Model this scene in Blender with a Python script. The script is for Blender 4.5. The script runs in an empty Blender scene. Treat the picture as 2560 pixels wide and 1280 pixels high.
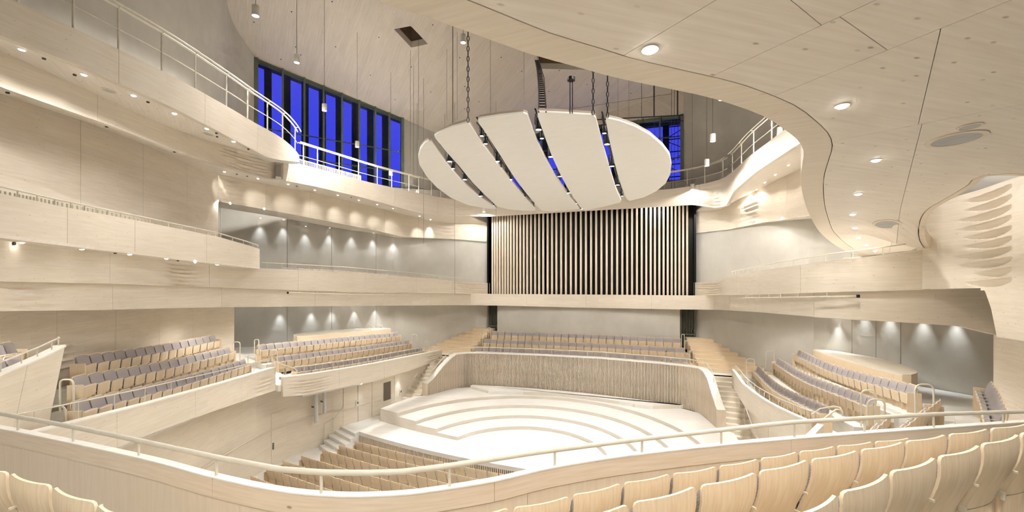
import bpy, bmesh, math, random
import numpy as np
from mathutils import Vector, Matrix

random.seed(4)
S = bpy.context.scene
COL = S.collection

# ------------------------------------------------------------------ camera
# hall frame: x = across the hall, y = along its axis towards the organ, z = up (stalls floor = 0)
F, CX, HY = 1100.0, 1280.0, 697.0          # focal length and horizon measured in a 2560 x 1280 frame
CAM = np.array([6.35, -17.16, 8.3])
TH = math.radians(21.5)
FW = np.array([-math.sin(TH), math.cos(TH), 0.0])
RT = np.array([math.cos(TH), math.sin(TH), 0.0])
UP = np.array([0, 0, 1.0])
cam = bpy.data.cameras.new('camera')
cam.sensor_fit = 'HORIZONTAL'; cam.sensor_width = 36.0
cam.lens = 36.0 * F / 2560.0
cam.shift_y = (HY - 640.0) / 2560.0
cam.clip_start = 0.05; cam.clip_end = 300
camo = bpy.data.objects.new('camera', cam); COL.objects.link(camo)
camo.location = CAM; camo.rotation_euler = (math.pi / 2, 0, TH)
S.camera = camo

# ------------------------------------------------------------------ world, exposure
w = bpy.data.worlds.new('dusk'); S.world = w; w.use_nodes = True
wn = w.node_tree; bg = wn.nodes['Background']
bg.inputs[0].default_value = (0.047, 0.047, 0.66, 1); bg.inputs[1].default_value = 0.5
S.view_settings.view_transform = 'Standard'; S.view_settings.look = 'None'
S.view_settings.gamma = 1.0; S.view_settings.use_curve_mapping = False
S.view_settings.exposure = 1.55
S.cycles.use_denoising = True
S.cycles.use_adaptive_sampling = True
S.cycles.adaptive_threshold = 0.15; S.cycles.adaptive_min_samples = 12
S.cycles.max_bounces = 5
S.cycles.diffuse_bounces = 4
S.cycles.glossy_bounces = 2
S.cycles.transparent_max_bounces = 8
S.cycles.sample_clamp_indirect = 6.0
S.cycles.caustics_reflective = False; S.cycles.caustics_refractive = False

K_PENDANT, K_STAGE, K_DOWN, K_WASH = 520.0, 72.0, 30.0, 48.0     # lamp powers (W)
WARM = (1.0, 0.93, 0.84); NEUT = (1.0, 0.965, 0.92); COOL = (0.78, 0.89, 1.0)

# ------------------------------------------------------------------ geometry helpers
def ray(px, py): return FW + RT * (px - CX) / F + UP * (HY - py) / F
def W(px, py, d): return CAM + ray(px, py) * d
def G(px, py, z):
    r = ray(px, py); return CAM + r * ((z - CAM[2]) / r[2])
def pix(p):
    q = np.asarray(p, float) - CAM; d = q @ FW
    return CX + F * (q @ RT) / d, HY - F * q[2] / d, d
def spline(pts, n):
    P = np.array(pts, float)
    if len(P) == 2:
        t = np.linspace(0, 1, n)[:, None]; return P[0] * (1 - t) + P[1] * t
    k = np.linalg.norm(np.diff(P, axis=0), axis=1) ** 0.5
    t = np.r_[0, np.cumsum(k)]
    m = np.zeros_like(P)
    for i in range(len(P)):
        a, b = max(i - 1, 0), min(i + 1, len(P) - 1)
        m[i] = (P[b] - P[a]) / (t[b] - t[a])
    L = []
    for s in np.linspace(0, t[-1], 400):
        i = min(np.searchsorted(t, s, side='right') - 1, len(P) - 2)
        h = t[i + 1] - t[i]; x = (s - t[i]) / h
        L.append((2*x**3-3*x**2+1)*P[i] + (x**3-2*x**2+x)*h*m[i] + (-2*x**3+3*x**2)*P[i+1] + (x**3-x**2)*h*m[i+1])
    L = np.array(L); al = np.r_[0, np.cumsum(np.linalg.norm(np.diff(L, axis=0), axis=1))]
    s = np.linspace(0, al[-1], n)
    return np.c_[tuple(np.interp(s, al, L[:, j]) for j in range(L.shape[1]))]
def curve_y(curve):
    c = np.array(sorted(curve), float)
    def f(px): return float(np.interp(px, c[:, 0], c[:, 1]))
    return f
def edge(uv, curve):
    """heights of a plan line, read from the measured edge line of that element"""
    f = curve_y(curve); out = []
    for p in uv:
        px, _, d = pix((p[0], p[1], 8.3)); out.append((p[0], p[1], 8.3 + (HY - f(px)) / F * d))
    return np.array(out)
def at_z(uv, z): return np.array([(p[0], p[1], z) for p in uv])
def mir(pts): return [(-p[0],) + tuple(p[1:]) for p in pts]

# ------------------------------------------------------------------ object helpers
def tag(o, label=None, cat=None, group=None, kind=None):
    if label: o['label'] = label
    if cat: o['category'] = cat
    if group: o['group'] = group
    if kind: o['kind'] = kind
    return o
def new_obj(name, me, parent=None):
    o = bpy.data.objects.new(name, me); COL.objects.link(o)
    if parent is not None:
        o.parent = parent
        if parent.parent is None: o.location = tuple(-x for x in parent.location)
    return o
def empty(name, loc, label=None, cat=None, group=None, kind=None, rz=0.0):
    o = bpy.data.objects.new(name, None); COL.objects.link(o)
    o.empty_display_size = 0.2; o.location = tuple(float(x) for x in loc); o.rotation_euler = (0, 0, rz)
    return tag(o, label, cat, group, kind)
class MB:
    """collects faces (with uv in metres) and builds one mesh"""
    def __init__(s): s.v = []; s.f = []; s.uv = []
    def face(s, pts, uvs=None):
        i = len(s.v); s.v += [tuple(map(float, p)) for p in pts]; s.f.append(tuple(range(i, i + len(pts))))
        if uvs is None:
            P = np.array(pts, float); nrm = np.cross(P[1] - P[0], P[2] - P[0]); a = int(np.argmax(np.abs(nrm)))
            if a == 2: uvs = [(p[0], p[1]) for p in P]
            elif a == 0: uvs = [(p[1], p[2]) for p in P]
            else: uvs = [(p[0], p[2]) for p in P]
        s.uv += [tuple(map(float, q)) for q in uvs]; return s
    def box(s, c, size, rz=0.0, M=None):
        c = np.array(c, float); h = np.array(size, float) / 2
        ca, sa = math.cos(rz), math.sin(rz)
        def T(x, y, z):
            x, y = ca * x - sa * y, sa * x + ca * y; return c + (x, y, z)
        X, Y, Z = h
        q = [T(-X,-Y,-Z),T(X,-Y,-Z),T(X,Y,-Z),T(-X,Y,-Z),T(-X,-Y,Z),T(X,-Y,Z),T(X,Y,Z),T(-X,Y,Z)]
        X, Y, Z = size
        for ids, a, b in (((0,3,2,1),Y,X),((4,5,6,7),X,Y),((0,1,5,4),X,Z),((1,2,6,5),Y,Z),((2,3,7,6),X,Z),((3,0,4,7),Y,Z)):
            s.face([q[i] for i in ids], [(0,0),(a,0),(a,b),(0,b)])
        return s
    def tube(s, pts, r, n=8, cap=True):
        P = np.array(pts, float); m = len(P); rr = r if hasattr(r, '__len__') else [r] * m
        rings = []; prev = None; al = 0; als = [0]
        for i in range(m):
            t = P[min(i + 1, m - 1)] - P[max(i - 1, 0)]; t /= (np.linalg.norm(t) + 1e-9)
            a = np.cross(t, (0, 0, 1.0)) if prev is None else prev - t * (prev @ t)
            if np.linalg.norm(a) < 1e-3: a = np.cross(t, (1.0, 0, 0))
            a /= np.linalg.norm(a); b = np.cross(t, a); prev = a
            rings.append([P[i] + rr[i] * (a * math.cos(2*math.pi*j/n) + b * math.sin(2*math.pi*j/n)) for j in range(n)])
            if i: als.append(als[-1] + np.linalg.norm(P[i] - P[i-1]))
        for i in range(m - 1):
            for j in range(n):
                k = (j + 1) % n
                s.face([rings[i][j], rings[i][k], rings[i+1][k], rings[i+1][j]], [(als[i], j*.02), (als[i], j*.02+.02), (als[i+1], j*.02+.02), (als[i+1], j*.02)])
        if cap: s.face(rings[0][::-1]); s.face(rings[-1])
        return s
    def prism(s, poly, z0, z1):
        """closed solid over a plan polygon; z1 may be a list of heights"""
        n = len(poly); a = z1 if hasattr(z1, '__len__') else [z1] * n; b = z0 if hasattr(z0, '__len__') else [z0] * n
        top = [(p[0], p[1], h) for p, h in zip(poly, a)]; bot = [(p[0], p[1], h) for p, h in zip(poly, b)]
        area = sum(poly[i][0]*poly[(i+1)%n][1]-poly[(i+1)%n][0]*poly[i][1] for i in range(n))
        if area < 0: top, bot = top[::-1], bot[::-1]
        s.face(top); s.face(bot[::-1])
        al = 0
        for i in range(n):
            j = (i + 1) % n; L = math.dist(top[i][:2], top[j][:2])
            s.face([bot[i], bot[j], top[j], top[i]], [(al, bot[i][2]), (al+L, bot[j][2]), (al+L, top[j][2]), (al, top[i][2])]); al += L
        return s
    def lathe(s, prof, c, n=16, axis=None):
        c = np.array(c, float)
        for i in range(len(prof) - 1):
            (r0, z0), (r1, z1) = prof[i], prof[i + 1]
            for j in range(n):
                a0, a1 = 2*math.pi*j/n, 2*math.pi*(j+1)/n
                pts = [c + (r0*math.cos(a0), r0*math.sin(a0), z0), c + (r0*math.cos(a1), r0*math.sin(a1), z0), c + (r1*math.cos(a1), r1*math.sin(a1), z1), c + (r1*math.cos(a0), r1*math.sin(a0), z1)]
                if r0 < 1e-6: pts = [pts[0], pts[2], pts[3]]
                elif r1 < 1e-6: pts = pts[:3]
                s.face(pts)
        return s
    def mesh(s, name, mat, smooth=False, merge=True):
        me = bpy.data.meshes.new(name); me.from_pydata(s.v, [], s.f)
        ul = me.uv_layers.new(name='UVMap'); ul.data.foreach_set('uv', np.array(s.uv, dtype=np.float32).ravel())
        me.materials.append(mat)
        if merge or smooth:
            bm = bmesh.new(); bm.from_mesh(me); bmesh.ops.remove_doubles(bm, verts=bm.verts, dist=1e-5)
            bmesh.ops.recalc_face_normals(bm, faces=bm.faces)
            bm.to_mesh(me); bm.free()
        if smooth:
            me.polygons.foreach_set('use_smooth', [True] * len(me.polygons))
            me.set_sharp_from_angle(angle=math.radians(smooth if smooth is not True else 40))
        me.update(); return me
    def build(s, name, mat, parent=None, smooth=False):
        return new_obj(name, s.mesh(name, mat, smooth), parent)

def normals(P, ref=(0, 0), away=True):
    P = np.array(P)[:, :2]; n = len(P); out = []
    for i in range(n):
        t = P[min(i+1, n-1)] - P[max(i-1, 0)]; t /= np.linalg.norm(t) + 1e-9
        out.append((t[1], -t[0]))
    out = np.array(out); sg = np.sum(out * (P - np.array(ref)))
    if (sg < 0) == away: out = -out
    return out
def offset(P, d, ref=(0, 0)):
    nn = normals(P, ref); P = np.array(P, float).copy(); P[:, :2] += nn * d; return P

def ribbon_mb(A, B, thick=0.12, m=1, ref=(0, 0), disp=None, u0=0.0):
    """solid band between edge A (top) and B (bottom); thickness goes away from ref; disp(s01,t01) -> metres towards ref"""
    A, B = np.array(A), np.array(B); n = len(A); mb = MB()
    nn = normals((A + B) / 2, ref)
    mid = (A + B) / 2; al = u0 + np.r_[0, np.cumsum(np.linalg.norm(np.diff(mid[:, :2], axis=0), axis=1))]
    g = np.zeros((n, m + 1, 3))
    for j in range(m + 1):
        t = j / m; g[:, j] = A * (1 - t) + B * t
        if disp:
            for i in range(n): g[i, j, :2] -= nn[i] * disp(i / (n - 1), t)
    bk = np.stack([A, B], 1).copy(); bk[:, :, :2] += (nn * thick)[:, None]
    for i in range(n - 1):
        for j in range(m):
            q = [g[i, j], g[i+1, j], g[i+1, j+1], g[i, j+1]]
            mb.face(q, [(al[i], q[0][2]), (al[i+1], q[1][2]), (al[i+1], q[2][2]), (al[i], q[3][2])])
        mb.face([bk[i, 1], bk[i+1, 1], bk[i+1, 0], bk[i, 0]], [(al[i], 0), (al[i+1], 0), (al[i+1], 1), (al[i], 1)])
        mb.face([bk[i, 0], bk[i+1, 0], g[i+1, 0], g[i, 0]], [(al[i], 0), (al[i+1], 0), (al[i+1], .1), (al[i], .1)])
        mb.face([g[i, m], g[i+1, m], bk[i+1, 1], bk[i, 1]], [(al[i], 0), (al[i+1], 0), (al[i+1], .1), (al[i], .1)])
    for i in (0, n - 1):
        q = list(g[i]) + [bk[i, 1], bk[i, 0]]
        mb.face(q if i == 0 else q[::-1])
    return mb
def ribbon(name, A, B, mat, thick=0.12, m=1, ref=(0, 0), disp=None, parent=None, panels=1, gap=0.008, part='panel', smooth=50):
    """a band, split along its length into separate panels when panels > 1 (list = break fractions)"""
    A, B = np.array(A), np.array(B); n = len(A)
    if panels == 1: return ribbon_mb(A, B, thick, m, ref, disp).build(name, mat, parent, smooth)
    fr = list(np.linspace(0, 1, panels + 1)) if not hasattr(panels, '__len__') else [0.0] + list(panels) + [1.0]
    root = parent if parent is not None else empty(name, np.min(np.r_[A, B], axis=0))
    s = np.linspace(0, 1, n); L = float(np.sum(np.linalg.norm(np.diff((A+B)[:, :2]/2, axis=0), axis=1)))
    for a, b in zip(fr[:-1], fr[1:]):
        a2 = a + (gap / 2 / L if a > 0 else 0); b2 = b - (gap / 2 / L if b < 1 else 0)
        k = max(3, int(round((b - a) * (n - 1))) + 1); ss = np.linspace(a2, b2, k)
        A2 = np.c_[tuple(np.interp(ss, s, A[:, j]) for j in range(3))]; B2 = np.c_[tuple(np.interp(ss, s, B[:, j]) for j in range(3))]
        dd = (lambda x, t, a2=a2, b2=b2: disp(a2 + x * (b2 - a2), t)) if disp else None
        ribbon_mb(A2, B2, thick, m, ref, dd, u0=a * L).build(part, mat, root, smooth)
    return root
def strip_mb(A, B, thick=0.1, down=True):
    """solid horizontal sheet between two lines (floor or soffit)"""
    A, B = np.array(A), np.array(B); n = len(A); mb = MB(); dz = np.array((0, 0, -thick if down else thick))
    al = np.r_[0, np.cumsum(np.linalg.norm(np.diff(A[:, :2], axis=0), axis=1))]
    for i in range(n - 1):
        w_ = np.linalg.norm(A[i] - B[i])
        uv = [(al[i], 0), (al[i+1], 0), (al[i+1], w_), (al[i], w_)]
        mb.face([A[i], A[i+1], B[i+1], B[i]], uv); mb.face([(A[i]+dz), (B[i]+dz), (B[i+1]+dz), (A[i+1]+dz)], [uv[0], uv[3], uv[2], uv[1]])
        mb.face([A[i], A[i]+dz, A[i+1]+dz, A[i+1]]); mb.face([B[i], B[i+1], B[i+1]+dz, B[i]+dz])
    for i in (0, n - 1): mb.face([A[i], B[i], B[i]+dz, A[i]+dz])
    return mb

# ------------------------------------------------------------------ materials
def srgb(r, g, b):
    f = lambda c: c / 12.92 if c <= 0.04045 else ((c + 0.055) / 1.055) ** 2.4
    return (f(r / 255), f(g / 255), f(b / 255), 1)
def mat_base(name):
    m = bpy.data.materials.new(name); m.use_nodes = True; nt = m.node_tree
    return m, nt, nt.nodes['Principled BSDF']
def mixc(nt, fac, a, b, mode='MIX'):
    n = nt.nodes.new('ShaderNodeMix'); n.data_type = 'RGBA'; n.blend_type = mode
    for sock, v in ((n.inputs[0], fac), (n.inputs[6], a), (n.inputs[7], b)):
        if isinstance(v, bpy.types.NodeSocket): nt.links.new(v, sock)
        else: sock.default_value = v
    return n.outputs[2]
def ramp(nt, src, p0, p1, c0=0.0, c1=1.0):
    n = nt.nodes.new('ShaderNodeMapRange'); n.inputs[1].default_value = p0; n.inputs[2].default_value = p1
    n.inputs[3].default_value = c0; n.inputs[4].default_value = c1; nt.links.new(src, n.inputs[0]); return n.outputs[0]
def mapped(nt, scale, rot=0.0, coord='UV'):
    tc = nt.nodes.new('ShaderNodeTexCoord'); mp = nt.nodes.new('ShaderNodeMapping')
    mp.inputs['Scale'].default_value = scale; src = tc.outputs[coord]
    if rot:
        m2 = nt.nodes.new('ShaderNodeMapping'); m2.inputs['Rotation'].default_value = (0, 0, -rot); nt.links.new(src, m2.inputs[0]); src = m2.outputs[0]
    nt.links.new(src, mp.inputs[0]); return mp.outputs[0]
def noise(nt, vec, scale, detail=4, rough=0.55):
    n = nt.nodes.new('ShaderNodeTexNoise'); n.inputs['Scale'].default_value = scale; n.inputs['Detail'].default_value = detail
    n.inputs['Roughness'].default_value = rough; nt.links.new(vec, n.inputs['Vector']); return n.outputs['Fac']
def wood(name, light, dark, knot, rough=0.55, rot=0.0, grain=(0.35, 5.0), knots=0.55, knot_scale=2.2, board=0.0, strength=0.5, gate0=0.5):
    m, nt, b = mat_base(name)
    g = noise(nt, mapped(nt, (grain[0], grain[1], 1), rot), 4.0, 2, 0.6)
    fine = noise(nt, mapped(nt, (grain[0] * 2, grain[1] * 8, 1), rot), 6.0, 1, 0.5)
    col = mixc(nt, ramp(nt, g, 0.3, 0.72), light, dark)
    col = mixc(nt, ramp(nt, fine, 0.35, 0.8, 0, strength * 0.5), col, dark)
    if board:
        br = nt.nodes.new('ShaderNodeTexBrick'); br.offset = 0.37; br.inputs['Scale'].default_value = 1.0
        br.inputs['Brick Width'].default_value = 3.7; br.inputs['Row Height'].default_value = board
        br.inputs['Mortar Size'].default_value = 0.0; br.inputs['Color1'].default_value = (0.86, 0.86, 0.86, 1); br.inputs['Color2'].default_value = (1, 1, 1, 1)
        nt.links.new(mapped(nt, (1, 1, 1), rot), br.inputs['Vector'])
        col = mixc(nt, 0.45, col, br.outputs['Color'], 'MULTIPLY')
    if knots:
        v = nt.nodes.new('ShaderNodeTexVoronoi'); v.voronoi_dimensions = '2D'; v.inputs['Scale'].default_value = knot_scale; v.inputs['Randomness'].default_value = 1.0
        nt.links.new(mapped(nt, (0.62, 1.25, 1), rot), v.inputs['Vector'])
        k = ramp(nt, v.outputs['Distance'], 0.03, 0.075, knots, 0.0)
        # only some of the cells carry a knot
        sep = nt.nodes.new('ShaderNodeSeparateColor'); nt.links.new(v.outputs['Color'], sep.inputs[0])
        gate = ramp(nt, sep.outputs[0], gate0, gate0 + .05)
        mul = nt.nodes.new('ShaderNodeMath'); mul.operation = 'MULTIPLY'; nt.links.new(k, mul.inputs[0])
        vary = nt.nodes.new('ShaderNodeMath'); vary.operation = 'MULTIPLY'; nt.links.new(gate, vary.inputs[0]); nt.links.new(ramp(nt, sep.outputs[1], 0.0, 1.0, 0.25, 1.0), vary.inputs[1]); nt.links.new(vary.outputs[0], mul.inputs[1])
        col = mixc(nt, mul.outputs[0], col, knot)
    nt.links.new(col, b.inputs['Base Color']); b.inputs['Roughness'].default_value = rough
    b.inputs['Specular IOR Level'].default_value = 0.3
    return m
def concrete(name, a, bcol, rough=0.7):
    m, nt, b = mat_base(name)
    n1 = noise(nt, mapped(nt, (1, 1, 1), 0, 'Object'), 0.45, 4, 0.6); n2 = noise(nt, mapped(nt, (1, 1, 0.35), 0, 'Object'), 2.2, 2, 0.6)
    col = mixc(nt, ramp(nt, n1, 0.3, 0.7), a, bcol); col = mixc(nt, ramp(nt, n2, 0.4, 0.75, 0, 0.35), col, bcol)
    nt.links.new(col, b.inputs['Base Color']); b.inputs['Roughness'].default_value = rough; b.inputs['Specular IOR Level'].default_value = 0.25
    return m
def plain(name, col, rough=0.5, metal=0.0, spec=0.4):
    m, nt, b = mat_base(name); b.inputs['Base Color'].default_value = col; b.inputs['Roughness'].default_value = rough
    b.inputs['Metallic'].default_value = metal; b.inputs['Specular IOR Level'].default_value = spec
    n = noise(nt, mapped(nt, (1, 1, 1), 0, 'Object'), 9.0, 0); c = tuple(x * 0.9 for x in col[:3]) + (1,)
    nt.links.new(mixc(nt, ramp(nt, n, 0.35, 0.7, 0, 0.6), col, c), b.inputs['Base Color']); return m
def fabric(name, a, c):
    m, nt, b = mat_base(name)
    k = nt.nodes.new('ShaderNodeTexChecker'); k.inputs['Scale'].default_value = 90.0
    nt.links.new(mapped(nt, (1, 1, 1)), k.inputs['Vector']); k.inputs['Color1'].default_value = a; k.inputs['Color2'].default_value = c
    n = noise(nt, mapped(nt, (1, 1, 1)), 60.0, 0)
    nt.links.new(mixc(nt, ramp(nt, n, 0.3, 0.7, 0, 0.5), k.outputs['Color'], a), b.inputs['Base Color'])
    b.inputs['Roughness'].default_value = 0.95; b.inputs['Specular IOR Level'].default_value = 0.1; return m
def glow(name, col, strength):
    m = bpy.data.materials.new(name); m.use_nodes = True; nt = m.node_tree; nt.nodes.clear()
    e = nt.nodes.new('ShaderNodeEmission'); e.inputs[0].default_value = tuple(col) + (1,); e.inputs[1].default_value = strength
    o = nt.nodes.new('ShaderNodeOutputMaterial'); nt.links.new(e.outputs[0], o.inputs[0]); return m
def glass(name, tint=(0.85, 0.95, 0.9, 1), gloss=0.02):
    m = bpy.data.materials.new(name); m.use_nodes = True; nt = m.node_tree; nt.nodes.clear()
    t = nt.nodes.new('ShaderNodeBsdfTransparent'); t.inputs[0].default_value = tint
    g = nt.nodes.new('ShaderNodeBsdfGlossy'); g.inputs['Roughness'].default_value = 0.03
    x = nt.nodes.new('ShaderNodeMixShader'); x.inputs[0].default_value = gloss
    o = nt.nodes.new('ShaderNodeOutputMaterial'); nt.links.new(t.outputs[0], x.inputs[1]); nt.links.new(g.outputs[0], x.inputs[2]); nt.links.new(x.outputs[0], o.inputs[0]); return m

M = {}
M['wall'] = wood('pale_spruce_cladding', srgb(234, 225, 210), srgb(224, 211, 191), srgb(165, 143, 118), 0.6, board=0.22, knots=0.5, knot_scale=4.0, gate0=.55)
M['soffit'] = wood('pale_spruce_soffit', srgb(238, 230, 218), srgb(226, 216, 201), srgb(150, 134, 116), 0.6, grain=(0.25, 4.0), knots=0.75, knot_scale=3.2, rot=math.radians(38), gate0=.45)
M['parapet'] = wood('parapet_spruce', srgb(230, 216, 197), srgb(217, 200, 176), srgb(150, 118, 88), 0.5, grain=(0.5, 9.0), knots=0.85, knot_scale=3.4, gate0=.6)
M['ply'] = wood('parapet_ply', srgb(226, 212, 192), srgb(218, 203, 181), srgb(170, 140, 110), 0.5, rot=math.pi / 2, knots=0.0)
M['floor'] = wood('stage_boards', srgb(234, 232, 227), srgb(224, 220, 212), srgb(170, 160, 145), 0.5, grain=(0.3, 7.0), board=0.14, knots=0.25, rot=math.radians(21))
M['riser'] = wood('riser_front', srgb(222, 214, 202), srgb(210, 201, 188), srgb(160, 150, 135), 0.6, knots=0.0)
M['step'] = wood('step_spruce', srgb(230, 212, 184), srgb(219, 197, 165), srgb(160, 130, 95), 0.5, knots=0.3)
M['ceiling'] = wood('ceiling_boards', srgb(226, 217, 204), srgb(211, 200, 185), srgb(150, 134, 116), 0.6, grain=(0.2, 5.0), knots=0.35, board=0.3, rot=math.radians(-35))
M['canopy'] = wood('canopy_white', srgb(246, 244, 239), srgb(238, 235, 228), srgb(190, 182, 170), 0.55, grain=(0.3, 7.0), knots=0.0)
M['canopy_edge'] = plain('canopy_edge_ply', srgb(176, 160, 142), 0.6)
M['birch'] = wood('birch_ply', srgb(232, 216, 190), srgb(217, 195, 162), srgb(190, 150, 110), 0.42, rot=math.pi / 2, grain=(0.9, 12.0), knots=0.0, strength=0.7)
M['ply_edge'] = plain('birch_edge', srgb(226, 205, 175), 0.5)
M['cushion'] = fabric('grey_upholstery', srgb(172, 165, 163), srgb(144, 136, 135))
M['concrete'] = concrete('fair_faced_concrete', srgb(207, 203, 194), srgb(189, 185, 175))
M['rail'] = plain('cream_steel', srgb(218, 212, 195), 0.4)
M['black'] = plain('black_metal', srgb(22, 22, 24), 0.4)
M['dark'] = plain('organ_black', srgb(12, 12, 13), 0.25)
M['gap'] = plain('dark_joint', srgb(60, 52, 44), 0.8)
M['slat'] = wood('slat_spruce', srgb(230, 216, 198), srgb(218, 202, 180), srgb(180, 150, 120), 0.5, rot=math.pi / 2, knots=0.0)
M['frame'] = plain('green_grey_steel', srgb(104, 112, 96), 0.5)
M['gate'] = plain('gate_steel', srgb(108, 108, 94), 0.5)
M['fin'] = plain('facade_fin_dark', srgb(22, 24, 26), 0.8)
M['white'] = plain('white_lacquer', srgb(238, 235, 226), 0.4)
M['grey'] = plain('grey_lacquer', srgb(208, 208, 206), 0.45)
M['wire'] = plain('steel_wire', srgb(90, 82, 72), 0.4, 0.3)
M['glass'] = glass('window_glass')
M['lens'] = glow('lamp_lens', (1.0, 0.97, 0.92), 12.0)
M['lens_cool'] = glow('spot_lens', (0.75, 0.88, 1.0), 14.0)
M['hatch'] = plain('hatch_lining', srgb(120, 104, 84), 0.8)
M['screen_back'] = plain('screen_backing', srgb(48, 42, 38), 0.8)
M['step2'] = wood('stair_spruce', srgb(230, 221, 205), srgb(217, 206, 187), srgb(160, 140, 115), 0.5, knots=0.2)
M['rim'] = wood('soffit_rim_spruce', srgb(232, 221, 204), srgb(221, 208, 188), srgb(170, 145, 115), 0.55, knots=0.3)
M['joint'] = plain('joint_wood', srgb(150, 124, 90), 0.8)
M['fin_wood'] = plain('pale_fin', srgb(206, 200, 176), 0.6)
M['niche'] = plain('niche_grey', srgb(112, 102, 92), 0.7)
M['eave'] = plain('dark_eave', srgb(44, 48, 40), 0.8)
M['speaker'] = plain('speaker_cloth', srgb(188, 188, 186), 0.8)

def spot(parent, loc, power, color, angle=110, blend=0.6, size=0.06, direction=(0, 0, -1)):
    L = bpy.data.lights.new('lamp_light', 'SPOT'); L.energy = power; L.color = color
    L.spot_size = math.radians(angle); L.spot_blend = blend; L.shadow_soft_size = size
    o = bpy.data.objects.new('lamp_light', L); COL.objects.link(o)
    o.parent = parent; base = Vector(parent.location) if parent is not None else Vector((0, 0, 0))
    o.location = Vector([float(x) for x in loc]) - base
    o.rotation_euler = Vector(direction).to_track_quat('-Z', 'Y').to_euler(); return o

ORD = ['first','second','third','fourth','fifth','sixth','seventh','eighth','ninth','tenth','eleventh','twelfth','thirteenth','fourteenth','fifteenth','sixteenth','seventeenth','eighteenth','nineteenth','twentieth','twenty-first','twenty-second','twenty-third','twenty-fourth','twenty-fifth','twenty-sixth','twenty-seventh','twenty-eighth','twenty-ninth','thirtieth','thirty-first','thirty-second']
# ================================================================== room shell
def frac_px(uv, px):
    xs = np.array([pix((p[0], p[1], 8.3))[0] for p in uv]); s = np.linspace(0, 1, len(uv))
    if xs[0] > xs[-1]: xs, s = xs[::-1], s[::-1]
    return float(np.interp(px, xs, s))
def struct(o): o['kind'] = 'structure'; return o
def cut(o, mb):
    """subtract a solid from o and bake the result"""
    c = new_obj('cutter', mb.mesh('cutter', M['gap'])); c.location = o.location
    md = o.modifiers.new('b', 'BOOLEAN'); md.object = c; md.operation = 'DIFFERENCE'; md.solver = 'EXACT'
    bpy.context.view_layer.update()
    me = bpy.data.meshes.new_from_object(o.evaluated_get(bpy.context.evaluated_depsgraph_get()))
    o.modifiers.clear(); o.data = me; bpy.data.objects.remove(c)

# floor under everything
struct(MB().prism([(-18, -23), (20, -23), (20, 15), (-18, 15)], -0.25, 0.0).build('floor', M['floor']))
# ceiling: one sloping boarded plane
c1, c2, c3 = W(640, 145, 25.2), W(1010, 293, 30.2), W(1702, 226, 28.6)
cn = np.cross(c2 - c1, c3 - c1)
def ceil_z(x, y): return float(c1[2] - (cn[0] * (x - c1[0]) + cn[1] * (y - c1[1])) / cn[2])
cpoly = [(-18.5, -23), (20, -23), (20, 14.0), (-6.2, 14.0), (-9.2, 12.6), (-11.95, 8.5), (-16.75, 0.9), (-18.5, -1.5)]
cz = [ceil_z(*p) for p in cpoly]
ceiling = struct(MB().prism(cpoly, cz, [z + 0.35 for z in cz]).build('ceiling', M['ceiling']))
def on_ceiling(px, py):
    r = ray(px, py); t = (cn @ (c1 - CAM)) / (cn @ r); return CAM + r * t
for quad in ([(985, 73), (1027, 65), (1070, 110), (1028, 119)], [(1342, 140), (1390, 120), (1475, 175), (1350, 172)]):
    q = [on_ceiling(*p) for p in quad]
    z = np.mean([p[2] for p in q])
    cut(ceiling, MB().prism([p[:2] for p in q], z - 1.5, z + 1.5))
    m_ = np.mean([p[:2] for p in q], axis=0); big = [m_ + (np.array(p[:2]) - m_) * 1.12 for p in q]
    hz = [ceil_z(*p) + .3 for p in big]
    h = empty('trim_hatch', (*m_, z)); struct(h)
    for i in range(4):
        a, b = big[i], big[(i + 1) % 4]; A_ = np.array([(*a, hz[i] + .9), (*b, hz[(i+1) % 4] + .9)]); B_ = np.array([(*a, hz[i]), (*b, hz[(i+1) % 4])])
        ribbon_mb(A_, B_, .08, ref=m_).build('lining_board', M['hatch'], h)
    MB().prism(big, [x + .9 for x in hz], [x + .98 for x in hz]).build('lid', M['hatch'], h)

# concrete walls behind the seating
def conc(name, uv, z0, z1, breaks_px=None, thick=0.3, ref=(0, 0)):
    uv = np.array(uv, float); dense = spline(uv, 60) if len(uv) > 2 else spline(uv, 24)
    A = np.array([(p[0], p[1], z1(p) if callable(z1) else z1) for p in dense]); B = at_z(dense, z0)
    if breaks_px is None: return struct(ribbon(name, A, B, M['concrete'], thick, ref=ref))
    fr = sorted(frac_px(dense, p) for p in breaks_px)
    return struct(ribbon(name, A, B, M['concrete'], thick, ref=ref, panels=fr, gap=0.02, part='concrete_panel'))
CORN, ORG = (-12.06, 7.7), (-6.95, 12.05)
conc('wall_left', [(-17.6, -0.7), CORN], -0.2, 14.5, (718, 829, 940))
conc('wall_right', [(17.6, -0.7), (12.06, 7.7)], -0.2, 14.5, (2130, 2190, 2252))
conc('wall_left_diagonal', [CORN, ORG], -0.2, 14.5)
conc('wall_right_diagonal', [(12.06, 7.7), (6.95, 12.05)], -0.2, 14.5)
zc = lambda p: ceil_z(p[0], p[1]) + 0.1
conc('wall_left_gallery', [(-11.75, 8.25), (-10.6, 10.2), (-8.6, 12.2), (-6.15, 13.55)], 13.0, zc)
conc('wall_right_gallery', [(6.15, 13.55), (8.6, 12.2), (10.6, 10.2), (11.75, 8.25), (14.2, 4.4), (17.6, -0.7), (18.5, -6)], 13.0, zc)
conc('wall_left_upper', [(-16.55, 0.85), (-15.6, -1.2), (-13.3, -3.6), (-11.2, -6.8), (-9.6, -10.5), (-8.6, -14.0), (-8.4, -22.5)], 13.0, zc, ref=(0, -6))
conc('wall_left_outer', [(-18.2, -22.5), (-18.2, 1.5)], -.2, zc, ref=(0, -6))
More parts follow.
